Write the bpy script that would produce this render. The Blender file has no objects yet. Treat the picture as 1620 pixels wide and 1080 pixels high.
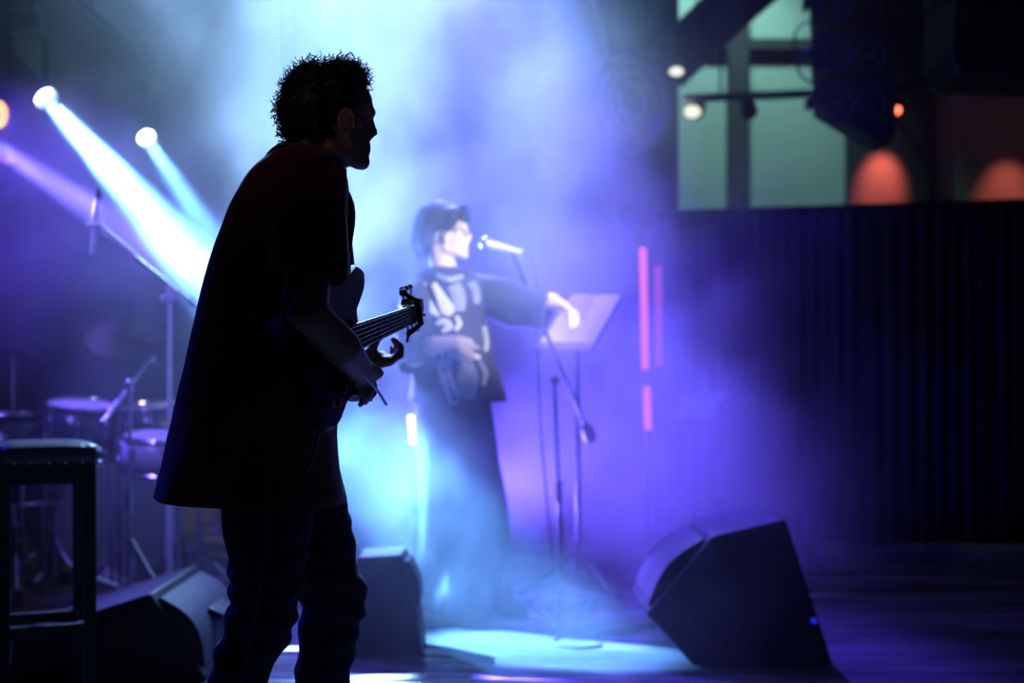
import bpy, bmesh, math, random
from mathutils import Vector as V, Matrix, Euler, noise as mnoise

random.seed(7)
S = bpy.context.scene
COL = S.collection
PI = math.pi

# ------------------------------------------------------------------ camera
CAMH = 1.015
F = 2250.0                                    # focal length in pixels of the 1620 x 1080 frame
cam_d = bpy.data.cameras.new('camera')
cam = bpy.data.objects.new('camera', cam_d)
COL.objects.link(cam)
cam.location = (0, 0, CAMH)
cam.rotation_euler = (PI / 2, 0, 0)
cam_d.sensor_width = 36
cam_d.lens = F * 36 / 1620
cam_d.shift_y = 39 / 1620
cam_d.clip_start = .05
cam_d.dof.use_dof = True
cam_d.dof.focus_distance = 3.0
cam_d.dof.aperture_fstop = 2.0
S.camera = cam


def P(px, py, Y):
    """the point of the place at depth Y seen at a pixel of the photograph"""
    return V(((px - 810) / F * Y, Y, CAMH - (py - 579) / F * Y))


# ------------------------------------------------------------------ world, exposure
w = bpy.data.worlds.new('dark_hall')
S.world = w
w.use_nodes = True
w.node_tree.nodes['Background'].inputs[0].default_value = (.02, .03, .1, 1)
w.node_tree.nodes['Background'].inputs[1].default_value = .008
S.view_settings.view_transform = 'Standard'
S.view_settings.look = 'None'
S.view_settings.exposure = 0
S.view_settings.gamma = 1
S.view_settings.use_curve_mapping = False
cy = S.cycles
cy.use_denoising = True
cy.max_bounces = 2
cy.diffuse_bounces = 1
cy.glossy_bounces = 1
cy.transmission_bounces = 2
cy.volume_bounces = 0
cy.transparent_max_bounces = 4
cy.sample_clamp_indirect = 4
cy.sample_clamp_direct = 0
cy.caustics_reflective = False
cy.caustics_refractive = False
cy.use_light_tree = False
cy.adaptive_threshold = .02


# ------------------------------------------------------------------ lights
def spot(name, loc, target, power, color, angle, blend=.3, radius=.05):
    d = bpy.data.lights.new(name, 'SPOT')
    d.energy = power
    d.color = color
    d.spot_size = math.radians(angle)
    d.spot_blend = blend
    d.shadow_soft_size = radius
    o = bpy.data.objects.new(name, d)
    COL.objects.link(o)
    o.location = loc
    o.rotation_euler = (V(target) - V(loc)).to_track_quat('-Z', 'Y').to_euler()
    return o


def point(name, loc, power, color, radius=.05):
    d = bpy.data.lights.new(name, 'POINT')
    d.energy = power
    d.color = color
    d.shadow_soft_size = radius
    o = bpy.data.objects.new(name, d)
    COL.objects.link(o)
    o.location = loc
    return o


BEAM = (.12, .38, 1.0)
PALE = (.34, .62, 1.0)
VIOLET = (.13, .07, 1.0)
BLUE = (.012, .012, 1.0)

L1, T1 = P(65, 147, 6.6), V((.09, 5.15, 0))
L2, T2 = P(230, 215, 8.5), P(455, 560, 6.4)
L3, T3 = P(-75, 190, 5.6), P(420, 500, 5.75)
spot('beam_lamp', L1 + (T1 - L1).normalized() * .035, T1, 36000, BEAM, 12.5, .7, .03)
spot('beam_lamp', L2 + (T2 - L2).normalized() * .035, T2, 8000, BEAM, 7, .7, .03)
spot('beam_lamp', L3 + (T3 - L3).normalized() * .035, T3, 11000, (.2, .15, 1), 12, .8, .03)
# strong back light behind the guitarist
KEY = P(508, 500, 6.5)
spot('back_lamp', KEY + V((-.07, -.16, .04)), P(560, 40, 5.6), 520, PALE, 90, .8, .06)
spot('overhead_lamp', (-.86, 8.4, 4.25), (-.72, 5.0, 1.95), 3300, (.3, .57, 1), 43, .6, .1)
spot('back_lamp', KEY + V((.09, -.14, 0)), P(760, 400, 4.6), 380, (.15, .3, 1), 98, 1, .06)
# violet and blue washes from lamps round the stage
spot('wash_lamp', (-.3, 7.8, 4.4), (.15, 5.2, .1), 5500, (.10, .055, 1), 34, .9, .08)
spot('added_curtain_wash', (.7, 6.3, 4.5), (1.5, 8.0, 1.5), 240, (.008, .012, 1), 40, 1, .08)  # unseen spot added to put a deep blue glow on the curtain
ADDED_PAR, FLOORT = V((-.40, 7.3, .26)), V((.8, 6.0, 1.15))
spot('added_floor_wash', ADDED_PAR + V((.05, -.06, .04)), FLOORT, 880, (.13, .085, 1), 84, 1, .06)  # added lamp, hidden behind the singer, to brighten the violet smoke
spot('wash_lamp', (-3.1, 6.6, 2.3), (-1.2, 5.7, 1.1), 750, VIOLET, 56, .8, .08)
spot('side_lamp', (-3.2, 5.6, 2.6), (-.9, 4.0, .6), 200, BLUE, 40, .6, .05)
spot('added_drum_spot', (-2.7, 3.7, 3.3), (-1.55, 6.0, .8), 380, (.2, .13, 1), 26, .8, .05)  # unseen front spot added to brighten the drums and stool
# front light on the singer from the hall
spot('follow_lamp', (3.0, 2.2, 3.3), (-.08, 5.85, 1.38), 2400, (1, .93, .8), 12, .7, .05)
# hall lamp behind the photographer, very dim
spot('hall_lamp', (-2.8, -.8, 3.9), (-.58, 3.0, 1.78), 52, (1, .6, .6), 12, 1, .1)
# green wash on the far wall
spot('wall_wash', (1.55, 9.9, 4.9), (1.6, 10.9, 2.6), 190, (.5, 1, .92), 75, .9, .1)


# ------------------------------------------------------------------ materials
def new_mat(name):
    m = bpy.data.materials.new(name)
    m.use_nodes = True
    return m, m.node_tree, m.node_tree.nodes['Principled BSDF']


def mat(name, col, rough=.5, metal=0, var=.2, scale=18, bump=0, bscale=None, spec=.5, stretch=(1, 1, 1), sheen=0):
    m, nt, b = new_mat(name)
    n = nt.nodes
    tc = n.new('ShaderNodeTexCoord')
    mp = n.new('ShaderNodeMapping')
    mp.inputs['Scale'].default_value = stretch
    nt.links.new(tc.outputs['Object'], mp.inputs[0])
    nz = n.new('ShaderNodeTexNoise')
    nz.inputs['Scale'].default_value = scale
    nz.inputs['Detail'].default_value = 3
    nt.links.new(mp.outputs[0], nz.inputs['Vector'])
    mx = n.new('ShaderNodeMix')
    mx.data_type = 'RGBA'
    nt.links.new(nz.outputs['Fac'], mx.inputs[0])
    mx.inputs[6].default_value = [c * (1 - var) for c in col] + [1]
    mx.inputs[7].default_value = [min(1, c * (1 + var)) for c in col] + [1]
    nt.links.new(mx.outputs[2], b.inputs['Base Color'])
    b.inputs['Roughness'].default_value = rough
    b.inputs['Metallic'].default_value = metal
    b.inputs['Specular IOR Level'].default_value = spec
    if sheen:
        b.inputs['Sheen Weight'].default_value = sheen
    if bump:
        n2 = nz
        if bscale:
            n2 = n.new('ShaderNodeTexNoise')
            n2.inputs['Scale'].default_value = bscale
            n2.inputs['Detail'].default_value = 2
            nt.links.new(mp.outputs[0], n2.inputs['Vector'])
        bp = n.new('ShaderNodeBump')
        bp.inputs['Strength'].default_value = 1
        bp.inputs['Distance'].default_value = bump
        nt.links.new(n2.outputs['Fac'], bp.inputs['Height'])
        nt.links.new(bp.outputs[0], b.inputs['Normal'])
    return m


def emit(name, col, strength):
    m, nt, b = new_mat(name)
    b.inputs['Base Color'].default_value = (*col, 1)
    b.inputs['Emission Color'].default_value = (*col, 1)
    b.inputs['Emission Strength'].default_value = strength
    m.cycles.emission_sampling = 'NONE'
    return m


M = {
    'floor': mat('stage_vinyl', (.13, .13, .135), .2, 0, .85, 5, .25, 2.4, stretch=(.25, 1.1, 1)),  # strong colour streaks stand in for streaked light on the glossy floor
    'wall': mat('dark_plaster', (.05, .05, .055), .8, 0, .25, 4, .004, 30),
    'teal_wall': mat('pale_green_plaster', (.5, .62, .56), .8, 0, .12, 1.5, .003, 30),
    'ceiling': mat('black_ceiling', (.02, .02, .025), .9),
    'curtain': mat('dark_curtain_cloth', (.02, .014, .026), .85, 0, .3, 30, sheen=.1),
    'black_metal': mat('black_powder_coat', (.012, .012, .014), .4, .3, .3, 60),
    'black_paint': mat('black_textured_paint', (.011, .011, .013), .55, 0, .3, 90, .0008, 220, spec=.3),
    'grille': mat('perforated_grille', (.016, .016, .019), .65, 0, .4, 160, .001, 300),
    'chrome': mat('chrome', (.75, .75, .78), .18, 1, .05, 20),
    'steel': mat('satin_steel', (.5, .5, .52), .35, 1, .1, 40),
    'white_metal': mat('pale_enamel', (.75, .76, .72), .4, 0, .06, 40),
    'rubber': mat('black_rubber', (.015, .015, .015), .8, 0, .2, 40),
    'leather': mat('black_leatherette', (.035, .035, .04), .36, 0, .25, 60, .0015, 70),
    'shirt': mat('red_cotton', (.20, .022, .03), .9, 0, .18, 60, .002, 60, sheen=.15),
    'jeans': mat('dark_denim', (.018, .022, .045), .9, 0, .3, 120, .0015, 90, sheen=.1),
    'skin': mat('skin', (.42, .24, .17), .55, 0, .08, 40),
    'pale_skin': mat('pale_skin', (.82, .66, .52), .5, 0, .06, 30),
    'hair': mat('dark_brown_hair', (.016, .011, .009), .55, 0, .3, 80),
    'hair2': mat('black_hair', (.03, .03, .036), .7, 0, .3, 60),
    'blackcloth': mat('black_cloth', (.025, .024, .032), .75, 0, .25, 40, .003, 25),
    'print': mat('silver_print', (.75, .78, .82), .4, 0, .15, 50),
    'print2': mat('grey_print', (.32, .36, .44), .5, 0, .3, 30),
    'guitar': mat('black_guitar_lacquer', (.01, .01, .012), .5, 0, .2, 20, spec=.2),
    'wood': mat('maple_neck', (.22, .13, .06), .4, 0, .3, 12, stretch=(1, 8, 1)),
    'rosewood': mat('rosewood', (.03, .018, .012), .5, 0, .3, 30),
    'paper': mat('white_paper', (.8, .82, .84), .7, 0, .04, 8),
    'drum': mat('dark_drum_wrap', (.02, .028, .04), .25, 0, .4, 14),
    'drum_white': mat('pale_drum_wrap', (.45, .45, .5), .3, 0, .15, 14),
    'skinhead': mat('drum_head', (.62, .6, .58), .6, 0, .1, 12),
    'bronze': mat('cymbal_bronze', (.2, .15, .08), .32, 1, .25, 6),
    'duct': mat('galvanised_duct', (.28, .29, .32), .5, .6, .2, 10),
    'black_duct': mat('black_flexible_duct', (.03, .03, .04), .6, 0, .3, 20),
    'cable': mat('black_cable', (.02, .02, .022), .5),
    'lens': emit('lit_lens', (.55, .78, 1), 30),
    'lens_key': emit('lit_back_lens', (.6, .8, 1), 25),
    'lens_violet': emit('lit_violet_lens', (.35, .28, 1), 12),
    'led_red': emit('red_led_tube', (1, .16, .16), 1.1),
    'red_reflection': emit('dim_red_reflection_glow', (1, .16, .2), .3),  # weak glow that repeats the bright tube like a reflection
    'bulb_red': emit('red_bulb', (1, .16, .08), 5),
    'bulb_warm': emit('warm_bulb', (1, .95, .75), 1.2),
    'led_white': emit('white_led_panel', (.85, .95, 1), 3),
    'neon_orange': emit('orange_neon', (1, .46, .01), 3.2),
    'neon_pink': emit('pink_neon', (.9, .3, .45), .5),
    'led_blue': emit('blue_indicator', (.02, .03, 1), .5),
}


# ------------------------------------------------------------------ mesh helpers
def frame(axis):
    z = V(axis).normalized()
    a = V((0, 0, 1)) if abs(z.z) < .95 else V((1, 0, 0))
    x = a.cross(z).normalized()
    return x, z.cross(x), z


class MB:
    def __init__(s):
        s.v, s.f = [], []

    def add(s, vs, fs):
        o = len(s.v)
        s.v += [V(p) for p in vs]
        s.f += [tuple(i + o for i in q) for q in fs]
        return s

    def box(s, c, size, rot=None):
        c = V(c)
        h = V(size) / 2
        R = rot if rot is not None else Matrix.Identity(3)
        vs = [c + R @ V((x * h.x, y * h.y, z * h.z)) for x in (-1, 1) for y in (-1, 1) for z in (-1, 1)]
        return s.add(vs, [(0, 1, 3, 2), (4, 6, 7, 5), (0, 4, 5, 1), (2, 3, 7, 6), (0, 2, 6, 4), (1, 5, 7, 3)])

    def bar(s, p0, p1, wx, wy, up=(0, 0, 1)):
        p0, p1 = V(p0), V(p1)
        z = (p1 - p0).normalized()
        x = V(up).cross(z)
        x = x.normalized() if x.length > 1e-4 else V((1, 0, 0))
        y = z.cross(x)
        R = Matrix((x, y, z)).transposed()
        return s.box((p0 + p1) / 2, (wx, wy, (p1 - p0).length), R)

    def rings(s, rings, cap0=True, cap1=True):
        n = len(rings[0])
        vs = [p for r in rings for p in r]
        fs = []
        for i in range(len(rings) - 1):
            for j in range(n):
                k = (j + 1) % n
                fs.append((i * n + j, i * n + k, (i + 1) * n + k, (i + 1) * n + j))
        if cap0:
            fs.append(tuple(reversed(range(n))))
        if cap1:
            fs.append(tuple(range((len(rings) - 1) * n, len(rings) * n)))
        return s.add(vs, fs)

    def tube(s, pts, r, n=8, cap=True, flat=1.0):
        pts = [V(p) for p in pts]
        rs = r if isinstance(r, (list, tuple)) else [r] * len(pts)
        x = None
        rings = []
        for i, p in enumerate(pts):
            t = (pts[min(i + 1, len(pts) - 1)] - pts[max(i - 1, 0)])
            t = t.normalized() if t.length > 1e-9 else V((0, 0, 1))
            if x is None:
                x = frame(t)[0]
            x = (x - t * x.dot(t))
            x = x.normalized() if x.length > 1e-6 else frame(t)[0]
            y = t.cross(x)
            rings.append([p + (x * math.cos(2 * PI * j / n) + y * math.sin(2 * PI * j / n) * flat) * rs[i] for j in range(n)])
        return s.rings(rings, cap, cap)

    def cyl(s, p0, p1, r0, r1=None, n=16, cap=True):
        return s.tube([p0, p1], [r0, r0 if r1 is None else r1], n, cap)

    def ell(s, c, r, n=16, m=10, rot=None):
        c = V(c)
        R = rot if rot is not None else Matrix.Identity(3)
        r = (r, r, r) if isinstance(r, (int, float)) else r
        vs = [c + R @ V((0, 0, -r[2]))]
        for i in range(1, m):
            a = -PI / 2 + PI * i / m
            for j in range(n):
                b = 2 * PI * j / n
                vs.append(c + R @ V((r[0] * math.cos(a) * math.cos(b), r[1] * math.cos(a) * math.sin(b), r[2] * math.sin(a))))
        vs.append(c + R @ V((0, 0, r[2])))
        fs = [(0, 1 + (j + 1) % n, 1 + j) for j in range(n)]
        for i in range(m - 2):
            for j in range(n):
                k = (j + 1) % n
                fs.append((1 + i * n + j, 1 + i * n + k, 1 + (i + 1) * n + k, 1 + (i + 1) * n + j))
        e = len(vs) - 1
        fs += [(e, 1 + (m - 2) * n + j, 1 + (m - 2) * n + (j + 1) % n) for j in range(n)]
        return s.add(vs, fs)

    def cap(s, p0, p1, r0, r1=None, n=14):
        r1 = r0 if r1 is None else r1
        s.cyl(p0, p1, r0, r1, n)
        s.ell(p0, r0, n, 8)
        return s.ell(p1, r1, n, 8)

    def chain(s, pts, rs):
        for i in range(len(pts) - 1):
            s.cap(pts[i], pts[i + 1], rs[i], rs[i + 1])
        return s

    def lathe(s, prof, o, axis=(0, 0, 1), n=24, cap0=True, cap1=True):
        x, y, z = frame(axis)
        o = V(o)
        return s.rings([[o + z * h + (x * math.cos(2 * PI * j / n) + y * math.sin(2 * PI * j / n)) * max(r, 1e-4)
                         for j in range(n)] for r, h in prof], cap0, cap1)

    def prism(s, out, d, o=(0, 0, 0), ax=((1, 0, 0), (0, 0, 1), (0, 1, 0))):
        """polygon out (a, b) in the plane of ax[0], ax[1] at o, extruded d along ax[2]"""
        o = V(o)
        a, b, c = (V(q) for q in ax)
        s.rings([[o + a * p[0] + b * p[1] for p in out], [o + a * p[0] + b * p[1] + c * d for p in out]])
        return s

    def build(s, name, m, parent=None, smooth=40, bevel=0, solid=0, sub=0, kind=None):
        me = bpy.data.meshes.new(name)
        org = ORG.get(parent.name, V((0, 0, 0))) if parent else V((0, 0, 0))
        me.from_pydata([p - org for p in s.v], [], s.f)
        bm = bmesh.new()
        bm.from_mesh(me)
        bmesh.ops.recalc_face_normals(bm, faces=bm.faces)
        bm.to_mesh(me)
        bm.free()
        return finish(name, me, m, parent, smooth, bevel, solid, sub, kind)


ORG = {}


def finish(name, me, m, parent=None, smooth=40, bevel=0, solid=0, sub=0, kind=None):
    if isinstance(m, str):
        m = M[m]
    me.materials.clear()
    me.materials.append(m)
    if smooth:
        me.shade_smooth()
        if smooth < 180:
            me.set_sharp_from_angle(angle=math.radians(smooth))
    o = bpy.data.objects.new(name, me)
    COL.objects.link(o)
    if parent:
        o.parent = parent
        ORG[o.name] = ORG.get(parent.name, V((0, 0, 0)))
    if solid:
        q = o.modifiers.new('solid', 'SOLIDIFY')
        q.thickness = solid
        q.offset = 0
    if bevel:
        q = o.modifiers.new('bevel', 'BEVEL')
        q.width = bevel
        q.segments = 2
        q.limit_method = 'ANGLE'
    if sub:
        q = o.modifiers.new('sub', 'SUBSURF')
        q.levels = q.render_levels = sub
    if kind:
        o['kind'] = kind
    return o


def blob(s, voxel, it=6, factor=.5):
    """one continuous surface around all the overlapping pieces of an MB"""
    me = bpy.data.meshes.new('tmp')
    me.from_pydata(s.v, [], s.f)
    bm = bmesh.new()
    bm.from_mesh(me)
    bmesh.ops.recalc_face_normals(bm, faces=bm.faces)
    bm.to_mesh(me)
    bm.free()
    o = bpy.data.objects.new('tmp', me)
    COL.objects.link(o)
    q = o.modifiers.new('r', 'REMESH')
    q.mode = 'VOXEL'
    q.voxel_size = voxel
    if it:
        q = o.modifiers.new('s', 'SMOOTH')
        q.iterations = it
        q.factor = factor
    dg = bpy.context.evaluated_depsgraph_get()
    dg.update()
    res = bpy.data.meshes.new_from_object(o.evaluated_get(dg))
    bpy.data.objects.remove(o)
    bpy.data.meshes.remove(me)
    return res


def place(me, parent):
    org = ORG.get(parent.name, V((0, 0, 0)))
    me.transform(Matrix.Translation(-org))
    return me


def tag(o, label, cat, group=None):
    o['label'] = label
    o['category'] = cat
    if group:
        o['group'] = group
    return o


def thing(name, label, cat, loc=(0, 0, 0), group=None):
    o = bpy.data.objects.new(name, None)
    o.empty_display_size = .1
    COL.objects.link(o)
    o.location = loc
    ORG[o.name] = V(loc)
    return tag(o, label, cat, group)


def struct(o):
    o['kind'] = 'structure'
    return o


def bez(p0, p1, p2, p3, n=16):
    p0, p1, p2, p3 = V(p0), V(p1), V(p2), V(p3)
    return [p0 * (1 - t) ** 3 + p1 * 3 * t * (1 - t) ** 2 + p2 * 3 * t * t * (1 - t) + p3 * t ** 3 for t in [i / n for i in range(n + 1)]]


def spline(pts, n=8):
    pts = [V(p) for p in pts]
    out = []
    for i in range(len(pts) - 1):
        a, b, c, d = pts[max(i - 1, 0)], pts[i], pts[i + 1], pts[min(i + 2, len(pts) - 1)]
        for k in range(n):
            t = k / n
            out.append(.5 * ((2 * b) + (c - a) * t + (2 * a - 5 * b + 4 * c - d) * t * t + (3 * b - a - 3 * c + d) * t ** 3))
    out.append(pts[-1])
    return out


# ------------------------------------------------------------------ the room
HX = P(1003, 0, 9.0).x
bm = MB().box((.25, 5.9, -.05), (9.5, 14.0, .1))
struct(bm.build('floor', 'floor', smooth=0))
struct(MB().box((.25, 5.9, 5.25), (9.5, 14.0, .1)).build('ceiling', 'ceiling', smooth=0))
struct(MB().box((-4.55, 5.9, 2.6), (.1, 14.0, 5.2)).build('wall_left', 'wall', smooth=0))
struct(MB().box((5.05, 5.9, 2.6), (.1, 14.0, 5.2)).build('wall_right', 'wall', smooth=0))
struct(MB().box(((HX - 4.5) / 2, 9.08, 2.6), (HX + 4.5, .16, 5.2)).build('wall_back', 'wall', smooth=0))
struct(MB().box(((HX + 5) / 2, 10.95, 2.6), (5 - HX + .2, .1, 5.2)).build('wall_recess', 'teal_wall', smooth=0))
struct(MB().box((HX - .05, 10.03, 2.6), (.1, 1.74, 5.2)).build('wall_return', 'wall', smooth=0))
# posts and beams of the recess wall
for i, (a, b, c, d) in enumerate([((1150), 40, 1182, 330), (1338, -20, 1464, 340)]):
    p, q = P(a, b, 10.85), P(c, d, 10.85)
    struct(MB().box(((p.x + q.x) / 2, 10.83, 2.3), (abs(q.x - p.x), .12, 4.6)).build('trim_%d' % (i + 1), 'wall', smooth=0))
struct(MB().box(((HX + P(1068, 0, 9.3).x) / 2, 9.35, 2.6), (P(1068, 0, 9.3).x - HX, .5, 5.2)).build('trim_4', 'wall', smooth=0))
p, q = P(1200, 62, 10.85), P(1290, 78, 10.85)
struct(MB().box(((HX + 5) / 2, 10.86, (p.z + q.z) / 2), (5 - HX, .08, p.z - q.z)).build('trim_3', 'wall', smooth=0))

# ------------------------------------------------------------------ the guitarist
GY = 3.04


def G(px, py, dy=0.):
    return P(px, py, GY + dy)


def hand(mb, wrist, palm_end, nrm, thumb_side, fingers, r=.0085, palm_r=.02):
    """palm from wrist to palm_end, nrm = out of the palm; fingers = list of (spread offset, points)"""
    w, e = V(wrist), V(palm_end)
    d = (e - w).normalized()
    side = d.cross(V(nrm)).normalized()
    for k in (-1, -.35, .35, 1):
        mb.cap(w + side * k * .014, e + side * k * .030, palm_r * .8, .0125)
    for pts, rs in fingers:
        mb.chain(pts, rs)


root = thing('person', 'guitarist in a loose dark red t-shirt and dark jeans with curly hair, facing the singer', 'person', P(455, 1330, GY))
PERSON = root

# ---- body: one continuous figure
b = MB()
# head
b.ell(G(510, 166, 0), (.086, .074, .090), 24, 16)
b.ell(G(545, 205, .012), (.054, .060, .083), 20, 14)
b.ell(G(556, 165, .012), (.046, .056, .050), 20, 14)
b.cap(G(525, 232, -.05), G(566, 257, .0), .018, .016)
b.cap(G(525, 232, .06), G(566, 257, .035), .018, .016)
b.ell(G(571, 256, .018), (.020, .024, .019))
b.cap(G(585, 178, -.012), G(586, 178, .05), .0125)                      # brow
b.chain([G(586, 188, .022), G(590, 202, .024), G(593.5, 211, .024)], [.0065, .0075, .0072])   # nose
b.cap(G(585, 216, .012), G(585, 216, .036), .0068)
b.cap(G(581, 232, .004), G(581, 232, .038), .0085)                      # lips
b.cap(G(580, 240, .006), G(580, 240, .036), .0085)
b.ell(G(566, 193, -.036), (.013, .010, .009))                           # near eye
b.ell(G(566, 193, .07), (.013, .010, .009))
for sg, dy in ((-1, -.068), (1, .082)):                                 # ears
    e = Matrix.Rotation(.25, 3, 'Y') @ Matrix.Rotation(-sg * .35, 3, 'Z')
    b.ell(G(547, 194, dy), (.0135, .006, .030), rot=e)
    b.chain([G(548 + 13 * math.cos(a), 192 - 21 * math.sin(a), dy - sg * -.004 + sg * .006 * -1 * -1) for a in [x * .5 - .6 for x in range(10)]], [.0045] * 10)
# neck, trunk
b.chain([G(512, 215, .005), G(488, 262, 0), G(468, 300, 0)], [.058, .060, .07])
b.chain([G(470, 315, -.12), G(470, 315, .12)], [.052, .052])
for (px, py, rx, ry, rz) in ((452, 350, .105, .165, .11), (440, 430, .115, .15, .12), (430, 530, .115, .145, .13),
                             (428, 620, .115, .15, .12), (435, 710, .115, .16, .11)):
    b.ell(G(px, py), (rx, ry, rz), 20, 14)
# legs
LA = [G(430, 745, -.085), G(420, 955, -.10), G(370, 1085, -.10), G(322, 1275, -.10)]
LB = [G(452, 745, .085), G(527, 950, .12), G(508, 1085, .13), G(478, 1275, .13)]
b.chain(LA, [.085, .055, .048, .036])
b.chain(LB, [.085, .055, .048, .036])
for L in (LA, LB):
    b.cap(L[3], V((L[3].x + .03, L[3].y, .045)), .036, .035)
    b.cap(V((L[3].x - .03, L[3].y, .045)), V((L[3].x + .13, L[3].y, .035)), .036, .028)
# near arm, over the guitar body
b.chain([G(488, 322, -.15), G(487, 420, -.272), G(487, 500, -.40)], [.043, .045, .040])
b.chain([G(487, 500, -.40), G(540, 548, -.33), G(570, 586, -.17)], [.041, .038, .027])
# near hand at the strings
hand(b, G(570, 586, -.17), G(580, 604, -.10), (.6, 0, -.8), 1, [
    ([G(577, 600, -.10), G(588, 610, -.07), G(587, 624, -.05)], [.010, .009, .0075]),
    ([G(573, 606, -.11), G(586, 618, -.09), G(585, 632, -.07)], [.010, .009, .0075]),
    ([G(570, 612, -.125), G(583, 625, -.105), G(577, 637, -.09)], [.0098, .009, .0075]),
    ([G(566, 616, -.14), G(577, 630, -.125), G(570, 640, -.115)], [.009, .008, .007]),
    ([G(566, 592, -.14), G(582, 596, -.09), G(589, 608, -.06)], [.012, .0105, .0085])])
# far arm, hand round the neck
b.chain([G(500, 315, .17), G(497, 430, .24), G(503, 540, .29)], [.05, .046, .038])
b.chain([G(503, 540, .29), G(548, 572, .36), G(592, 570, .41)], [.038, .035, .026])
hand(b, G(590, 571, .41), G(613, 566, .42), (0, -.3, 1), 1, [
    ([G(606, 574, .41), G(624, 568, .44), G(632, 552, .45), G(624, 539, .44)], [.012, .0105, .0095, .008]),
    ([G(614, 570, .40), G(633, 562, .42), G(634, 548, .43), G(622, 537, .43)], [.0115, .0105, .0095, .008]),
    ([G(604, 576, .44), G(618, 573, .47), G(630, 560, .48), G(626, 545, .47)], [.0105, .0095, .009, .008]),
    ([G(600, 577, .46), G(612, 575, .49), G(622, 564, .50), G(619, 550, .49)], [.009, .0085, .008, .007]),
    ([G(593, 566, .39), G(589, 552, .385), G(597, 536, .39), G(606, 529, .40)], [.012, .0115, .010, .0085])])
body = finish('body', place(blob(b, .0052, 5), root), 'skin', root, 180)

# ---- hair: a cap and loose curls
h = MB()
h.ell(G(506, 158, .0), (.083, .082, .082), 24, 16)
h.ell(G(492, 180, .0), (.070, .080, .070), 20, 14)
h.ell(G(489, 208, .005), (.054, .070, .046), 20, 14)
h.ell(G(505, 200, -.045), (.034, .030, .036), 16, 12)
h.ell(G(545, 125, .008), (.048, .066, .040), 20, 14)
h.ell(G(528, 150, -.05), (.038, .030, .045), 16, 12)
h.ell(G(528, 150, .06), (.038, .030, .045), 16, 12)
capm = blob(h, .006, 8)
for v in capm.vertices:
    p = v.co
    n_ = mnoise.noise(p * 45) * .006 + mnoise.noise(p * 110) * .004
    v.co = p + v.normal * n_
hair = finish('hair', place(capm, root), 'hair', root, 180)
rnd = random.Random(3)
cm = MB()
capv = [(v.co + ORG[root.name], V(v.normal)) for v in capm.vertices]
curl = 0
while curl < 1500:
    p, nn = capv[rnd.randrange(len(capv))]
    if p.x > G(583, 0).x:
        continue
    curl += 1
    a, c_, _ = frame(nn)
    ln = rnd.uniform(.012, .026)
    rr = rnd.uniform(.003, .0055)
    ph = rnd.uniform(0, 6.28)
    tw = rnd.choice((-1, 1)) * rnd.uniform(5, 9)
    lean = (V((rnd.gauss(0, .35), rnd.gauss(0, .35), rnd.gauss(-.1, .35))))
    pts = []
    for k in range(8):
        t = k / 7
        g = p + (nn + lean * t).normalized() * ln * t - nn * .004
        pts.append(g + (a * math.cos(ph + tw * t) + c_ * math.sin(ph + tw * t)) * rr * min(1, t * 2))
    cm.tube(pts, [.0009] * 7 + [.0004], 3, False)
cm.build('curls', 'hair', hair, 180, kind='stuff')


# ---- clothes
def ring(py, l, r, hy, dy=0, n=40, sh=.0, tilt=0, pw=.85):
    """horizontal ring whose silhouette runs from pixel l to r at row py"""
    a, c_ = G(l, py, dy), G(r, py, dy)
    cx, hx = (a.x + c_.x) / 2, (c_.x - a.x) / 2
    out = []
    for j in range(n):
        t = 2 * PI * j / n
        c, s_ = math.cos(t), math.sin(t)
        out.append(V((cx + hx * math.copysign(abs(c) ** pw, c), GY + dy + hy * math.copysign(abs(s_) ** pw, s_) + sh * hx * c,
                      a.z + tilt * c)))
    return out


def fold(rings, amp, seed, freq=3.0):
    o = []
    nr = len(rings)
    for i, r in enumerate(rings):
        c = sum(r, V()) / len(r)
        q = []
        for p in r:
            d = (p - c).normalized()
            k = i / (nr - 1)
            ang = math.atan2(d.y, d.x)
            wv = math.sin(ang * 7 + seed + i * .35) * .6 + mnoise.noise(V((math.cos(ang) * freq, math.sin(ang) * freq, i * .35 + seed)))
            q.append(p + V((d.x * .35, d.y, 0)) * wv * amp * k)
        o.append(q)
    return o


def refine(keys, n):
    """interpolate keyed rows (py, l, r, hy, ...) smoothly"""
    out = []
    for i in range(len(keys) - 1):
        for k in range(n):
            t = k / n
            a = keys[max(i - 1, 0)]; b_ = keys[i]; c = keys[i + 1]; d = keys[min(i + 2, len(keys) - 1)]
            out.append(tuple(.5 * (2 * q + (r - p) * t + (2 * p - 5 * q + 4 * r - s_) * t * t + (3 * q - p - 3 * r + s_) * t ** 3)
                             for p, q, r, s_ in zip(a, b_, c, d)))
    out.append(keys[-1])
    return out


rows = refine([(234, 463, 514, .055), (246, 444, 528, .12), (262, 424, 540, .18), (285, 402, 546, .215), (320, 380, 547, .225), (360, 361, 545, .222),
               (420, 338, 543, .215), (500, 318, 540, .21), (580, 300, 538, .21), (660, 283, 531, .215),
               (720, 268, 533, .22), (783, 252, 545, .225)], 4)
tr = fold([ring(*q) for q in rows], .009, 1.3)
for i in range(len(tr) - 4, len(tr)):                     # hem dips towards the front
    for p in tr[i]:
        p.z -= .012 * (p.x - tr[i][20].x) / .3 * (1 if i == len(tr) - 1 else .7)
sh = MB()
sh.rings(tr, False, False)
shirt = sh.build('shirt', 'shirt', root, 180, solid=.004)


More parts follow.
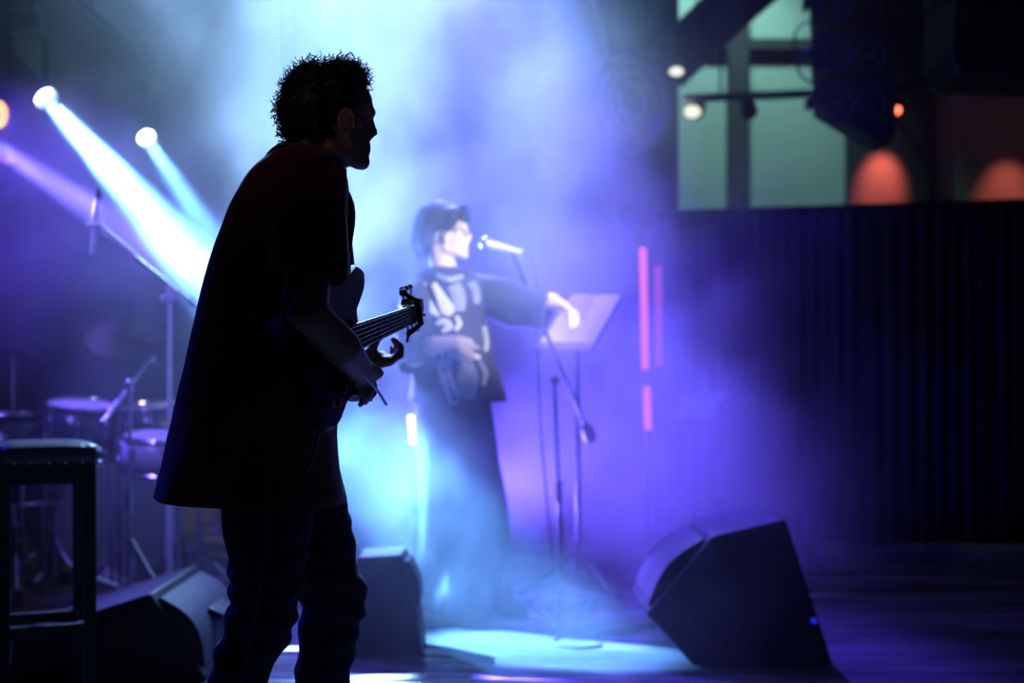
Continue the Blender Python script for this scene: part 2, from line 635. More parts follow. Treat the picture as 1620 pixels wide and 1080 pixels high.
def sleeve(pts, rx, name, endtilt):
    rg = []
    pts = spline(pts, 5)
    for i, p in enumerate(pts):
        t = i / (len(pts) - 1)
        r = rx[0] + (rx[1] - rx[0]) * t
        out = []
        for j in range(28):
            a = 2 * PI * j / 28
            wv = mnoise.noise(V((math.cos(a) * 2, math.sin(a) * 2, t * 3))) * .006 * t
            out.append(p + V((math.cos(a) * (r + wv), math.sin(a) * (r * .82 + wv), math.cos(a) * endtilt * t - .6 * r * (1 - t) * 0)))
        rg.append(out)
    first = [p0 * .2 + pts[0] * .8 + V((0, 0, .035)) for p0 in rg[0]]
    m_ = MB().rings([first] + rg, True, False)
    return m_.build(name, 'shirt', shirt, 180, solid=.004)


sleeve([G(497, 268, -.09), G(493, 292, -.15), G(490, 360, -.225), G(486, 434, -.30)], (.066, .074), 'sleeve', -.016)
sleeve([G(500, 285, .12), G(505, 320, .18), G(508, 370, .22), G(510, 440, .25)], (.055, .072), 'sleeve', -.016)

# jeans
j = MB()
j.chain(LA, [.102, .073, .056, .052])
j.chain(LB, [.095, .070, .061, .055])
ja = spline([G(423, 790, -.08), G(424, 850, -.085), G(418, 905, -.09), G(421, 950, -.10), G(408, 1000, -.10), G(384, 1060, -.10), G(360, 1120, -.10), G(325, 1262, -.10)], 3)
jb = spline([G(477, 790, .08), G(495, 850, .09), G(514, 905, .10), G(530, 955, .12), G(521, 1000, .125), G(512, 1060, .13), G(505, 1120, .13), G(480, 1262, .13)], 3)
ra = [.100, .090, .076, .070, .066, .056, .055, .060]
rb = [.098, .090, .077, .071, .062, .062, .058, .060]


def rr_(r, n):
    o = []
    for i in range(len(r) - 1):
        o += [r[i] + (r[i + 1] - r[i]) * k / 3 for k in range(3)]
    return o + [r[-1]]


j.tube(ja, rr_(ra, 0), 20)
j.tube(jb, rr_(rb, 0), 20)
j.ell(G(436, 740), (.108, .165, .11), 20, 14)
jm = blob(j, .008, 4)
for v in jm.vertices:                                      # creases, strongest round the knees
    p = v.co
    k = math.exp(-((p.z - .50) / .14) ** 2) * 1.0 + .35
    s_ = math.sin(p.z * 95 + mnoise.noise(p * 9) * 5) + .5 * math.sin(p.z * 47 + p.x * 30)
    v.co = p + v.normal * s_ * .0035 * k
jeans = finish('jeans', place(jm, root), 'jeans', root, 180)
for L in (LA, LB):
    x, y = L[3].x, L[3].y
    q = MB()
    q.rings([[V((x + dx * (1.0 if abs(dx) > 0 else 1), y + dyy, z)) for dx, dyy in
              [(.185 * math.cos(a) * sc + .05, .05 * math.sin(a) * sc * (1.1 if math.cos(a) > 0 else .9)) for a in [2 * PI * k / 24 for k in range(24)]]]
             for z, sc in ((.0, .84), (.02, .88), (.05, .82), (.075, .62), (.1, .4))])
    so = q.build('shoe', 'black_paint', root, 180)

# ------------------------------------------------------------------ the guitar
GE = P(668, 487, 3.56)                                     # end of the headstock
GN = V((.18, .96, .135)).normalized()                      # along the neck
GW = (V((-.13, 0, 1)) - GN * V((-.13, 0, 1)).dot(GN)).normalized()   # towards the player's chin
GF = GW.cross(GN) * -1                                     # out of the front
if GF.x < 0:
    GF = -GF
GO = GE - GN * .60                                         # where the neck meets the body


def GP(a, c, d=0.):
    return GO + GN * a + GW * c + GF * d


gt = thing('electric_guitar', 'black double-cutaway electric guitar hanging on the guitarist\'s strap', 'guitar', GP(-.2, -.15))
half = spline([(.075, .138, 0), (.095, .125, 0), (.075, .095, 0), (.02, .066, 0), (-.005, .045, 0), (-.005, -.045, 0), (.01, -.07, 0), (.045, -.10, 0),
               (.055, -.122, 0), (.03, -.140, 0), (-.04, -.132, 0), (-.10, -.115, 0), (-.16, -.118, 0), (-.24, -.15, 0), (-.31, -.145, 0),
               (-.36, -.09, 0), (-.37, 0, 0), (-.345, .09, 0), (-.29, .145, 0), (-.22, .15, 0), (-.14, .118, 0), (-.08, .112, 0), (-.01, .132, 0), (.045, .145, 0)], 4)
g = MB()
outl = [(p.x, p.y) for p in half]
cx, cyy = -.14, 0
inner = [(cx + (p[0] - cx) * .965, p[1] * .965) for p in outl]
g.rings([[GP(p[0], p[1], -.021) for p in inner], [GP(p[0], p[1], -.014) for p in outl], [GP(p[0], p[1], .014) for p in outl], [GP(p[0], p[1], .021) for p in inner]])
gbody = g.build('body', 'guitar', gt, 40)
g = MB()
ng = []
for a, wd in ((-.06, .028), (.0, .0275), (.25, .0245), (.42, .0215)):
    ng.append([GP(a, wd * math.cos(t), (.024 if math.sin(t) > 0 else .024 + .020 * math.sin(t))) for t in [2 * PI * k / 16 for k in range(16)]])
g.rings(ng)
neck = g.build('neck', 'wood', gt, 50)
g = MB()
g.rings([[GP(a, -wd, .0235), GP(a, wd, .0235), GP(a, wd * .96, .029), GP(a, -wd * .96, .029)] for a, wd in ((-.08, .0285), (.42, .0215))])
g.build('fretboard', 'rosewood', neck, 30)
for k in range(1, 21):
    a = .42 - .648 * (1 - 2 ** (-k / 12))
    if a < -.07:
        break
    wd = .0275 - .006 * max(a, 0) / .42
    MB().cyl(GP(a, -wd * .95, .0292), GP(a, wd * .95, .0292), .0012, n=6).build('fret', 'steel', neck)
g = MB()
hs = [(.42, .021), (.455, .024), (.47, .036), (.58, .030), (.60, .018), (.595, -.004), (.56, -.018), (.47, -.026), (.45, -.024), (.42, -.021)]
g.rings([[GP(a, c, -.002 + (-.012 if a > .44 else 0)) for a, c in hs], [GP(a, c, .018 + (-.012 if a > .44 else 0)) for a, c in hs]])
head = g.build('headstock', 'wood', gt, 30, bevel=.002)
for k in range(6):
    a = .472 + k * .020
    sgn = 1 if k < 3 else -1
    a = .475 + (k % 3) * .038
    edge = .036 if sgn > 0 else -.024
    t = MB()
    t.cyl(GP(a, edge * .6, .0), GP(a, edge * .6, .018), .004, n=10)
    t.cyl(GP(a, edge * .8, -.010), GP(a, edge + sgn * .016, -.010), .003, n=8)
    t.ell(GP(a, edge + sgn * .022, -.010), (.008, .010, .008), 10, 6)
    t.build('tuner', 'chrome', head)
cl = MB()                                                   # capo clamp by the nut
cl.bar(GP(.435, -.030, .034), GP(.435, .034, .034), .014, .008, GN)
cl.bar(GP(.435, -.028, .034), GP(.437, -.050, -.004), .010, .007, GN)
cl.bar(GP(.437, -.048, .0), GP(.455, -.066, -.012), .006, .005, GN)
cl.bar(GP(.43, .030, .034), GP(.43, .052, .006), .011, .009, GN)
cl.ell(GP(.43, .053, .004), (.010, .010, .009), 12, 8)
cl.build('capo', 'black_metal', gt, 30)
for a in (-.06, -.12, -.17):
    MB().box((0, 0, 0), (.001, .001, .001))
    pk = MB()
    pk.rings([[GP(a + .009 * sx_, .038 * sy_, z) for sx_, sy_ in ((-1, -1), (1, -1), (1, 1), (-1, 1))] for z in (.020, .029)])
    pk.build('pickup', 'black_metal', gt, 30, bevel=.002)
br = MB()
br.rings([[GP(-.215 + .018 * sx_, .034 * sy_, z) for sx_, sy_ in ((-1, -1), (1, -1), (1, 1), (-1, 1))] for z in (.020, .034)])
bridge = br.build('bridge', 'chrome', gt, 30, bevel=.002)
MB().tube(spline([GP(-.205, -.03, .03), GP(-.19, -.045, .055), GP(-.10, -.10, .060), GP(-.02, -.15, .055)], 6), .003, 8).build('tremolo_arm', 'steel', bridge)
for a, c in ((-.20, -.085), (-.25, -.105), (-.29, -.10)):
    MB().cyl(GP(a, c, .02), GP(a, c, .036), .011, .009, 14).build('knob', 'black_metal', gt)
for k in range(6):
    c = -.0175 + k * .007
    MB().tube([GP(-.215, c * 1.4, .036), GP(.42, c, .0325), GP(.47 + .02 * k, c * 1.1, .012)], .0007, 4).build('string', 'steel', gt)
# strap: over the far shoulder, across the back, to the end of the guitar
sp = spline([GP(.075, .13, -.012), G(553, 330, .10), G(500, 256, .10), G(455, 236, .07), G(408, 280, -.02), G(378, 345, -.10), G(384, 420, -.19),
             G(405, 480, -.225), GP(-.37, .05, 0)], 6)
st = MB()
rg = []
for i, p in enumerate(sp):
    t = (sp[min(i + 1, len(sp) - 1)] - sp[max(i - 1, 0)]).normalized()
    c = G(450, 579 - (p.z - CAMH) / GY * F)
    outw = (p - V((c.x, c.y, p.z)))
    outw = (outw - t * outw.dot(t)).normalized()
    sd = t.cross(outw).normalized()
    rg.append([p + sd * .019 - outw * .002, p + sd * .019 + outw * .002, p - sd * .019 + outw * .002, p - sd * .019 - outw * .002])
st.rings(rg)
st.build('strap', 'rubber', gt, 30)
cb = MB().tube(spline([GP(-.30, -.15, .0), GP(-.34, -.22, -.03), G(432, 720, -.27), G(415, 900, -.25), G(382, 1080, -.25), G(362, 1200, -.28), V((-.52, 2.72, .012)), V((-.3, 2.5, .006)), V((.2, 2.2, .006))], 8), .0032, 6)
tag(cb.build('guitar_cable', 'cable', None, 180), 'black cable dropping from the guitar to the floor', 'cable')

# ------------------------------------------------------------------ the singer
SY = 5.75


def Q(px, py, dy=0.):
    return P(px, py, SY + dy)


root = thing('person', 'singer in oversized black top and wide trousers, one arm stretched to the music stand', 'person', P(735, 976, SY))
b = MB()
b.ell(Q(697, 360, 0), (.096, .078, .100), 24, 16)                      # skull
b.ell(Q(717, 376, -.01), (.060, .062, .085), 20, 14)                   # face
b.cap(Q(706, 392, -.05), Q(731, 403, -.02), .022, .018)
b.cap(Q(706, 392, .05), Q(731, 403, .0), .022, .018)
b.ell(Q(734, 404, -.01), (.020, .024, .018))
b.chain([Q(738, 362, -.01), Q(742, 374, -.01), Q(742, 378, -.01)], [.009, .011, .011])
b.cap(Q(738, 386, -.03), Q(738, 386, .012), .010)
b.cap(Q(737, 394, -.03), Q(737, 394, .012), .011)
b.cap(Q(735, 357, -.04), Q(735, 357, .02), .012)
for dy in (-.078, .07):
    b.ell(Q(705, 372, dy), (.016, .008, .032), rot=Matrix.Rotation(.2, 3, 'Y'))
b.chain([Q(698, 388, 0), Q(700, 415, 0), Q(704, 446, .02)], [.058, .054, .062])
b.chain([Q(676, 462, -.04), Q(741, 460, .08)], [.048, .048])
for (px, py, rx, ry, rz) in ((708, 480, .15, .105, .13), (712, 540, .14, .10, .13), (716, 600, .14, .11, .12), (718, 650, .16, .12, .11)):
    b.ell(Q(px, py, .02), (rx, ry, rz), 20, 14)
S1 = [Q(698, 670, -.03), Q(705, 820, -.05), Q(712, 955, -.03)]
S2 = [Q(740, 670, .06), Q(757, 820, .06), Q(770, 948, .08)]
b.chain(S1, [.085, .055, .04])
b.chain(S2, [.085, .055, .04])
for L in (S1, S2):
    b.cap(V((L[2].x - .02, L[2].y, .05)), V((L[2].x + .11, L[2].y - .05, .04)), .036, .028)
# near arm folded, hand over the belt
b.chain([Q(672, 466, -.06), Q(655, 520, -.13), Q(655, 566, -.16)], [.05, .046, .040])
b.chain([Q(655, 566, -.16), Q(688, 545, -.22), Q(722, 541, -.24)], [.040, .036, .026])
hand(b, Q(722, 541, -.24), Q(738, 550, -.245), (0, -1, .3), 1, [
    ([Q(737, 549, -.235), Q(746, 558, -.235), Q(748, 568, -.225)], [.012, .011, .009]),
    ([Q(735, 551, -.245), Q(742, 562, -.245), Q(743, 573, -.235)], [.012, .011, .009]),
    ([Q(731, 552, -.255), Q(737, 563, -.255), Q(737, 574, -.245)], [.012, .011, .009]),
    ([Q(727, 552, -.262), Q(731, 562, -.262), Q(731, 571, -.252)], [.011, .010, .008]),
    ([Q(732, 544, -.235), Q(746, 545, -.24), Q(757, 551, -.24)], [.013, .011, .009])])
# far arm stretched to the music stand
b.chain([Q(746, 462, .08), Q(812, 476, .05), Q(872, 476, .0)], [.05, .046, .036])
b.chain([Q(872, 476, .0), Q(893, 486, -.03)], [.034, .024])
hand(b, Q(892, 486, -.03), Q(904, 496, -.04), (-.6, 0, -.7), 1, [
    ([Q(904, 494, -.02), Q(914, 503, -.03), Q(915, 514, -.04)], [.011, .010, .008]),
    ([Q(903, 497, -.035), Q(911, 507, -.045), Q(911, 519, -.055)], [.011, .010, .008]),
    ([Q(901, 499, -.05), Q(907, 509, -.06), Q(906, 521, -.07)], [.011, .010, .008]),
    ([Q(898, 500, -.065), Q(902, 509, -.075), Q(901, 518, -.085)], [.010, .009, .007]),
    ([Q(900, 490, -.02), Q(910, 492, -.005), Q(917, 499, .005)], [.011, .010, .008])])
body = finish('body', place(blob(b, .0066, 4), root), 'pale_skin', root, 180)

# hair: short black crop with a fringe and combed-back strands
h = MB()
h.ell(Q(694, 352, .0), (.096, .088, .088), 24, 16)
h.ell(Q(678, 366, .0), (.062, .082, .075), 20, 14)
h.ell(Q(674, 385, .0), (.040, .070, .045), 20, 14)
h.ell(Q(722, 338, -.005), (.042, .070, .036), 20, 14)
h.chain([Q(715, 335, -.07), Q(714, 352, -.082), Q(708, 362, -.084)], [.022, .018, .012])
hm = blob(h, .007, 6)
hair = finish('hair', place(hm, root), 'hair2', root, 180)
rnd = random.Random(5)
hv = [(v.co + ORG[root.name], V(v.normal)) for v in hm.vertices]
cm = MB()
cen = Q(690, 350)
for i in range(420):
    p, nn = hv[rnd.randrange(len(hv))]
    d = V((-.55, rnd.uniform(-.2, .2), -.5)) if p.x < cen.x + .06 else V((.35, rnd.uniform(-.3, .1), -.6))
    d = (d - nn * d.dot(nn)).normalized()
    ln = rnd.uniform(.03, .07)
    pts = [p + d * ln * t - nn * (.003 - .006 * t) + V((0, 0, -.01)) * t * t for t in (0, .33, .66, 1)]
    cm.tube(pts, [.0022, .0022, .0018, .0006], 3, False)
cm.build('strands', 'hair2', hair, 180, kind='stuff')
gl = MB()
gl.tube([Q(707, 365, -.083), Q(733, 363, -.06)], .0025, 6)
for dy in (-.04, .022):
    gl.tube([Q(738 + 4 * math.cos(a), 365 + 8 * math.sin(a), dy + .026 * math.cos(a + 1)) for a in [2 * PI * k / 14 for k in range(15)]], .0028, 6)
gl.tube([Q(742, 362, -.018), Q(742, 362, 0)], .0025, 6)
gl.build('glasses', 'black_metal', root, 180)


def sring(py, l, r, hy, dy=0, n=40, pw=.9):
    a, c_ = Q(l, py, dy), Q(r, py, dy)
    cx, hx = (a.x + c_.x) / 2, (c_.x - a.x) / 2
    return [V((cx + hx * math.copysign(abs(math.cos(t)) ** pw, math.cos(t)), SY + dy + hy * math.copysign(abs(math.sin(t)) ** pw, math.sin(t)), a.z))
            for t in [2 * PI * j / n for j in range(n)]]


TOPK = [(424, 682, 724, .075), (431, 664, 746, .125), (445, 650, 758, .15), (480, 650, 764, .16), (530, 650, 774, .165), (580, 650, 785, .17), (634, 650, 800, .175)]
rows = refine(TOPK, 5)
sh = MB()
sh.rings(fold([sring(*q, dy=.02) for q in rows], .022, 4.1, 2.2), False, False)
top = sh.build('top', 'blackcloth', root, 180, solid=.006)


def wide_sleeve(pts, radii, name):
    pts = spline(pts, 5)
    mb = MB()
    rg = []
    n = len(pts) - 1
    for i, p in enumerate(pts):
        t = (pts[min(i + 1, n)] - pts[max(i - 1, 0)]).normalized()
        k = i / n * (len(radii) - 1)
        a = int(min(k, len(radii) - 2))
        rv, rd = [radii[a][q] + (radii[a + 1][q] - radii[a][q]) * (k - a) for q in (0, 1)]
        up = V((0, 0, 1)) if abs(t.z) < .7 else V((1, 0, 0))
        sd = t.cross(up).normalized()
        up = sd.cross(t)
        out = []
        for q in range(26):
            an = 2 * PI * q / 26
            wv = mnoise.noise(V((math.cos(an) * 1.6, math.sin(an) * 1.6, i * .3))) * .018 * (i / n)
            out.append(p + up * math.cos(an) * (rv + wv) + sd * math.sin(an) * (rd + wv))
        rg.append(out)
    mb.rings(rg, True, False)
    return mb.build(name, 'blackcloth', top, 180, solid=.006)


wide_sleeve([Q(738, 456, .08), Q(775, 468, .07), Q(820, 484, .04), Q(868, 494, .0)], [(.06, .08), (.085, .08), (.09, .075), (.07, .06)], 'sleeve')
wide_sleeve([Q(672, 456, -.05), Q(660, 490, -.09), Q(654, 530, -.12), Q(658, 582, -.15)], [(.06, .07), (.07, .09), (.07, .11), (.072, .12)], 'sleeve')


def on_top(px, py, lift=.006):
    """a point on the camera side of the top, seen at a pixel"""
    for k in range(len(TOPK) - 1):
        if TOPK[k][0] <= py <= TOPK[k + 1][0]:
            t = (py - TOPK[k][0]) / (TOPK[k + 1][0] - TOPK[k][0])
            l, r, hy = [TOPK[k][q] + (TOPK[k + 1][q] - TOPK[k][q]) * t for q in (1, 2, 3)]
            break
    u = max(-.95, min(.95, (px - (l + r) / 2) / ((r - l) / 2)))
    dy = .02 - hy * (1 - u * u) ** .5 - .022 - lift
    return Q(px, py, dy)


def patch(pts, name, m, wd):
    """a printed stroke lying on the cloth"""
    pp = spline([on_top(x, y) for x, y in pts], 6)
    n = len(pp) - 1
    mb = MB()
    rg = []
    for i, p in enumerate(pp):
        t = (pp[min(i + 1, n)] - pp[max(i - 1, 0)]).normalized()
        sd = t.cross(V((0, -1, 0))).normalized()
        k = i / n * (len(wd) - 1)
        a = int(min(k, len(wd) - 2))
        w_ = (wd[a] + (wd[a + 1] - wd[a]) * (k - a)) * .00256
        rg.append([p + sd * w_ + V((0, -.0015, 0)), p + sd * w_ * .3 + V((0, -.003, 0)), p - sd * w_ * .3 + V((0, -.003, 0)), p - sd * w_ + V((0, -.0015, 0)), p - sd * w_ + V((0, .004, 0)), p + sd * w_ + V((0, .004, 0))])
    mb.rings(rg)
    return mb.build(name, m, top, 60)


patch([(671, 448), (674, 470), (684, 490), (695, 500)], 'print_stroke', 'print', [3, 5, 6, 2])
patch([(686, 448), (697, 468), (708, 488), (716, 496)], 'print_stroke', 'print', [4, 7, 11, 5])
patch([(690, 436), (712, 442), (733, 436)], 'collar', 'print2', [4, 4, 3])
patch([(718, 450), (726, 470), (728, 492)], 'print_stroke', 'print2', [10, 11, 7])
patch([(745, 446), (752, 462), (755, 480)], 'print_stroke', 'print2', [7, 8, 4])
patch([(690, 512), (702, 508), (712, 516), (700, 524)], 'print_stroke', 'print', [3, 5, 5, 3])
patch([(722, 500), (727, 512), (720, 522)], 'print_stroke', 'print', [3, 4, 3])
patch([(766, 516), (769, 540), (768, 556)], 'print_stroke', 'print2', [4, 5, 3])
# silver chain ornament at the waist
pts = [(706, 562), (703, 580), (707, 600), (714, 618), (722, 636)]
k = 0
for (x0, y0), (x1, y1) in zip(pts[:-1], pts[1:]):
    for t in (0, .5):
        c = on_top(x0 + (x1 - x0) * t, y0 + (y1 - y0) * t, .02)
        MB().tube([c + V((.020 * math.cos(a), -.006 * math.cos(a), .026 * math.sin(a))) for a in [2 * PI * q / 12 for q in range(13)]], .006, 6).build('chain_link', 'print', top)
patch([(712, 562), (728, 566), (746, 562), (760, 566)], 'print_stroke', 'print', [4, 4, 5, 3])
patch([(734, 574), (740, 600), (738, 630)], 'print_panel', 'print2', [12, 17, 12])
patch([(758, 572), (768, 590), (764, 610)], 'print_stroke', 'print2', [3, 4, 3])

# wide trousers
tm = MB()
tk = [(620, 655, 772, .17), (700, 659, 786, .18), (800, 661, 800, .19), (900, 662, 806, .2), (958, 660, 810, .21)]
rows = refine(tk, 5)
tm.rings(fold([sring(*q, dy=.01) for q in rows], .05, 2.2, 2.0), True, False)
tm.build('trousers', 'blackcloth', root, 180, solid=.006)
for L in (S1, S2):
    q = MB()
    x, y = L[2].x, L[2].y
    q.rings([[V((x + .045 + .135 * math.cos(a) * sc, y - .03 - .05 * math.cos(a) * sc + .05 * math.sin(a) * sc, z)) for a in [2 * PI * k / 20 for k in range(20)]]
             for z, sc in ((0, .95), (.025, 1), (.055, .85), (.08, .55), (.1, .35))])
    q.build('shoe', 'leather', root, 180)

# ------------------------------------------------------------------ vocal microphone and its stand
BY = 6.05
base = P(890, 957, BY)
base.z = 0
t = thing('microphone_stand', 'black boom microphone stand in front of the singer', 'microphone stand', base)
MB().lathe([(.0, .0), (.11, .0), (.115, .012), (.06, .028), (.02, .034)], base).build('base', 'black_metal', t)
for k in range(3):
    a = k * 2.1 + .4
    MB().tube([base + V((0, 0, .10)), base + V((.16 * math.cos(a), .16 * math.sin(a), .05)), base + V((.30 * math.cos(a), .30 * math.sin(a), .012))], .009, 8).build('leg', 'black_metal', t)
ptop = P(877, 600, BY)
MB().cyl(base + V((0, 0, .02)), base * .5 + ptop * .5 + V((0, 0, 0)), .012, n=12).build('lower_pole', 'black_metal', t)
MB().cyl(base * .52 + ptop * .48, ptop, .0085, n=12).build('upper_pole', 'black_metal', t)
c = P(878, 602, BY)
MB().cyl(c - V((.0, .03, 0)), c + V((0, .03, 0)), .02, n=14).build('clutch', 'black_metal', t)
MB().cyl(base * .5 + ptop * .5 - V((0, 0, .05)), base * .5 + ptop * .5 + V((0, 0, .05)), .018, n=14).build('height_collar', 'black_metal', t)
b0, b1 = P(812, 404, SY - .02), P(937, 698, BY + .12)
MB().cyl(b0, b1, .008, n=10).build('boom', 'black_metal', t)
dd = (b1 - b0).normalized()
MB().tube([b1 - dd * .1, b1 - dd * .07, b1 - dd * .01, b1], [.012, .028, .026, .012], 14).build('counterweight', 'black_metal', t)
MB().tube([b0, P(812, 398, SY - .02), P(806, 394, SY - .02)], .012, 8).build('clip', 'black_metal', t)
t = thing('microphone', 'silver vocal microphone held in the boom clip at the singer\'s mouth', 'microphone', P(797, 390, SY - .02))
m0, m1 = P(768, 385, SY - .02), P(826, 400, SY - .02)
MB().ell(m0, (.026, .026, .026), 18, 12).build('grille_ball', 'steel', t)
dm = (m1 - m0).normalized()
MB().tube([m0 + dm * .01, m0 + dm * .03, m1 - dm * .02, m1], [.022, .018, .012, .013], 16).build('handle', 'white_metal', t)
tag(MB().tube(spline([m1, P(838, 402, SY), P(848, 440, SY + .05), P(850, 540, SY + .1), P(857, 700, SY + .15), P(872, 860, SY + .2), P(884, 945, BY - .07), P(905, 985, 5.64) * 1.0], 8), .004, 6).build('microphone_cable', 'cable', None, 180),
    'thin black cable hanging from the vocal microphone', 'cable')

# cables lying on the floor in the light pool
def floor_cable(pts, label, r=.0045):
    q = []
    for x, y in pts:
        Y = F * CAMH / (y - 579)
        p = P(x, y, Y)
        q.append(V((p.x, p.y, r)))
    tag(MB().tube(spline(q, 8), r, 6).build('floor_cable', 'cable', None, 180), label, 'cable', 'cables on the stage floor')


floor_cable([(905, 985), (893, 1000), (876, 1016), (884, 1022), (915, 1026), (945, 1024), (950, 1018)], 'black cable looped on the bright patch of floor')
floor_cable([(940, 1006), (965, 1000), (1010, 997), (1060, 985)], 'black cable running along the floor towards the right wedge monitor')
floor_cable([(858, 965), (868, 978), (880, 992)], 'short pale-lit cable end beside the microphone stand foot')

# ------------------------------------------------------------------ music stand with sheets
t = thing('music_stand', 'black music stand beside the singer\'s outstretched hand', 'music stand', V((P(915, 0, 6.25).x, 6.25, 0)))
A, B_, C_, D_ = P(905, 463, 6.38), P(986, 466, 6.30), P(938, 551, 6.05), P(848, 549, 6.13)
nrm = (B_ - A).cross(D_ - A).normalized()
if nrm.y > 0:
    nrm = -nrm
q = MB().rings([[A - nrm * .018, B_ - nrm * .018, C_ - nrm * .018, D_ - nrm * .018], [A - nrm * .004, B_ - nrm * .004, C_ - nrm * .004, D_ - nrm * .004]])
desk = q.build('desk', 'black_metal', t, 30, bevel=.003)
MB().bar(D_ + nrm * .008, C_ + nrm * .008, .05, .006, nrm).build('ledge', 'black_metal', desk)
px_ = V((P(915, 0, 6.25).x, 6.25, 0))
MB().cyl(px_ + V((0, 0, .12)), V((px_.x, 6.28, P(0, 525, 6.25).z)), .011, n=12).build('pole', 'black_metal', t)
for k in range(3):
    a = k * 2.1 + 1.2
    MB().tube([px_ + V((0, 0, .2)), px_ + V((.26 * math.cos(a), .26 * math.sin(a), .012))], .009, 8).build('leg', 'black_metal', t)


def lerp2(u, v, lift):
    return (A * (1 - u) + B_ * u) * (1 - v) + (D_ * (1 - u) + C_ * u) * v + nrm * lift


for i, (u0, u1, lab) in enumerate(((.03, .5, 'left sheet of white paper lying open on the music stand'), (.51, .97, 'right sheet of white paper lying open on the music stand'))):
    q = MB()
    rg = []
    for k in range(9):
        u = u0 + (u1 - u0) * k / 8
        l = .004 + .006 * math.sin(PI * k / 8)
        rg.append([lerp2(u, .04, l), lerp2(u, .94, l), lerp2(u, .94, l - .002), lerp2(u, .04, l - .002)])
    q.rings(rg)
    tag(q.build('sheet_of_paper', 'paper', None, 30), lab, 'paper', 'sheets on the music stand')
# second stand, far back in the smoke
t = thing('music_stand', 'low music stand faint in the smoke to the right of the red tube', 'music stand', V((P(1100, 0, 7.3).x, 7.3, 0)))
A, B_, C_, D_ = P(1072, 621, 7.4), P(1152, 619, 7.4), P(1122, 668, 7.25), P(1066, 662, 7.25)
nrm = (B_ - A).cross(D_ - A).normalized()
nrm = nrm if nrm.y < 0 else -nrm
q = MB().rings([[p - nrm * .018 for p in (A, B_, C_, D_)], [p - nrm * .004 for p in (A, B_, C_, D_)]])
q.build('desk', 'black_metal', t, 30)
px_ = V((P(1100, 0, 7.3).x, 7.3, 0))
MB().cyl(px_ + V((0, 0, .12)), V((px_.x, 7.34, P(0, 645, 7.3).z)), .011, n=12).build('pole', 'black_metal', t)
for k in range(3):
    a = k * 2.1 + 1.2
    MB().tube([px_ + V((0, 0, .2)), px_ + V((.26 * math.cos(a), .26 * math.sin(a), .012))], .009, 8).build('leg', 'black_metal', t)
q = MB().rings([[lerp2(.03, .04, .003), lerp2(.97, .04, .003), lerp2(.97, .95, .003), lerp2(.03, .95, .003)], [lerp2(.03, .04, 0), lerp2(.97, .04, 0), lerp2(.97, .95, 0), lerp2(.03, .95, 0)]])
tag(q.build('sheet_of_paper', 'paper', None, 30), 'pale sheet on the low music stand in the smoke', 'paper')

# white light panel on a thin stand behind the singer
c = P(655, 679, 6.2)
t = thing('panel_lamp', 'small upright white light panel on a thin stand behind the singer\'s legs', 'lamp', V((c.x, 6.2, 0)))
R = Matrix.Rotation(-.09, 3, 'Y')
MB().box(c + V((0, .012, 0)), (.062, .02, .142), R).build('housing', 'black_metal', t, 30, bevel=.003)
MB().box(c, (.046, .008, .128), R).build('panel', 'led_white', t, 30)
MB().cyl(V((c.x, 6.22, .02)), c + V((0, .022, -.06)), .007, n=10).build('pole', 'black_metal', t)
MB().lathe([(.0, 0), (.09, 0), (.09, .012), (.012, .02)], V((c.x, 6.22, 0))).build('base', 'black_metal', t)

# ------------------------------------------------------------------ bar stool
SC = V((-1.43, 4.33, 0))
t = thing('bar_stool', 'tall square bar stool with a padded black leatherette seat', 'stool', SC)
c, d = .175, .065
corners = [V((c, -d, 0)), V((d, c, 0)), V((-c, d, 0)), V((-d, -c, 0))]
ux = (corners[0] - corners[3]).normalized()
uy = (corners[1] - corners[0]).normalized()
R = Matrix((ux, uy, V((0, 0, 1)))).transposed()
zt = CAMH - (697 - 579) / F * 4.3
seat = MB()
prof = [(.93, 0), (1.0, .012), (1.02, .030), (.98, .048), (.86, .058), (.5, .064)]
rg = []
for s_, z in prof:
    out = []
    for k in range(48):
        a = 2 * PI * k / 48
        ca, sa = math.cos(a), math.sin(a)
        e = .28
        px_, py_ = math.copysign(abs(ca) ** e, ca), math.copysign(abs(sa) ** e, sa)
        pl = .004 * math.sin(k * PI / 2) if .01 < z < .05 else 0
        out.append(SC + R @ V((px_ * (.155 * s_ + pl), py_ * (.155 * s_ + pl), zt - .064 + z)))
    rg.append(out)
seat.rings(rg)
seat = seat.build('seat', 'leather', t, 60)
tr_ = MB()
for k in range(28):
    u = -.145 + .29 * (k % 7) / 6
    sx_, sy_ = [(u, -.152), (.152, u), (u, .152), (-.152, u)][k // 7]
    MB().ell(SC + R @ V((sx_, sy_, zt - .058)), .005, 8, 6).build('stud', 'chrome', seat)
for k in range(4):
    MB().box(SC + (corners[k] * .93) + V((0, 0, (zt - .064) / 2)), (.034, .034, zt - .064), R).build('leg', 'black_paint', t, 30, bevel=.003)
for z, w_ in ((zt - .095, .06), (.20, .035)):
    for k in range(4):
        p, q = corners[k] * .93, corners[(k + 1) % 4] * .93
        dz = .0 if z > .4 else (.03 if k % 2 else 0)
        MB().bar(SC + p + V((0, 0, z + dz)), SC + q + V((0, 0, z + dz)), .02, w_).build('apron' if z > .4 else 'foot_rail', 'black_paint', t, 30, bevel=.002)

# ------------------------------------------------------------------ wedge monitors


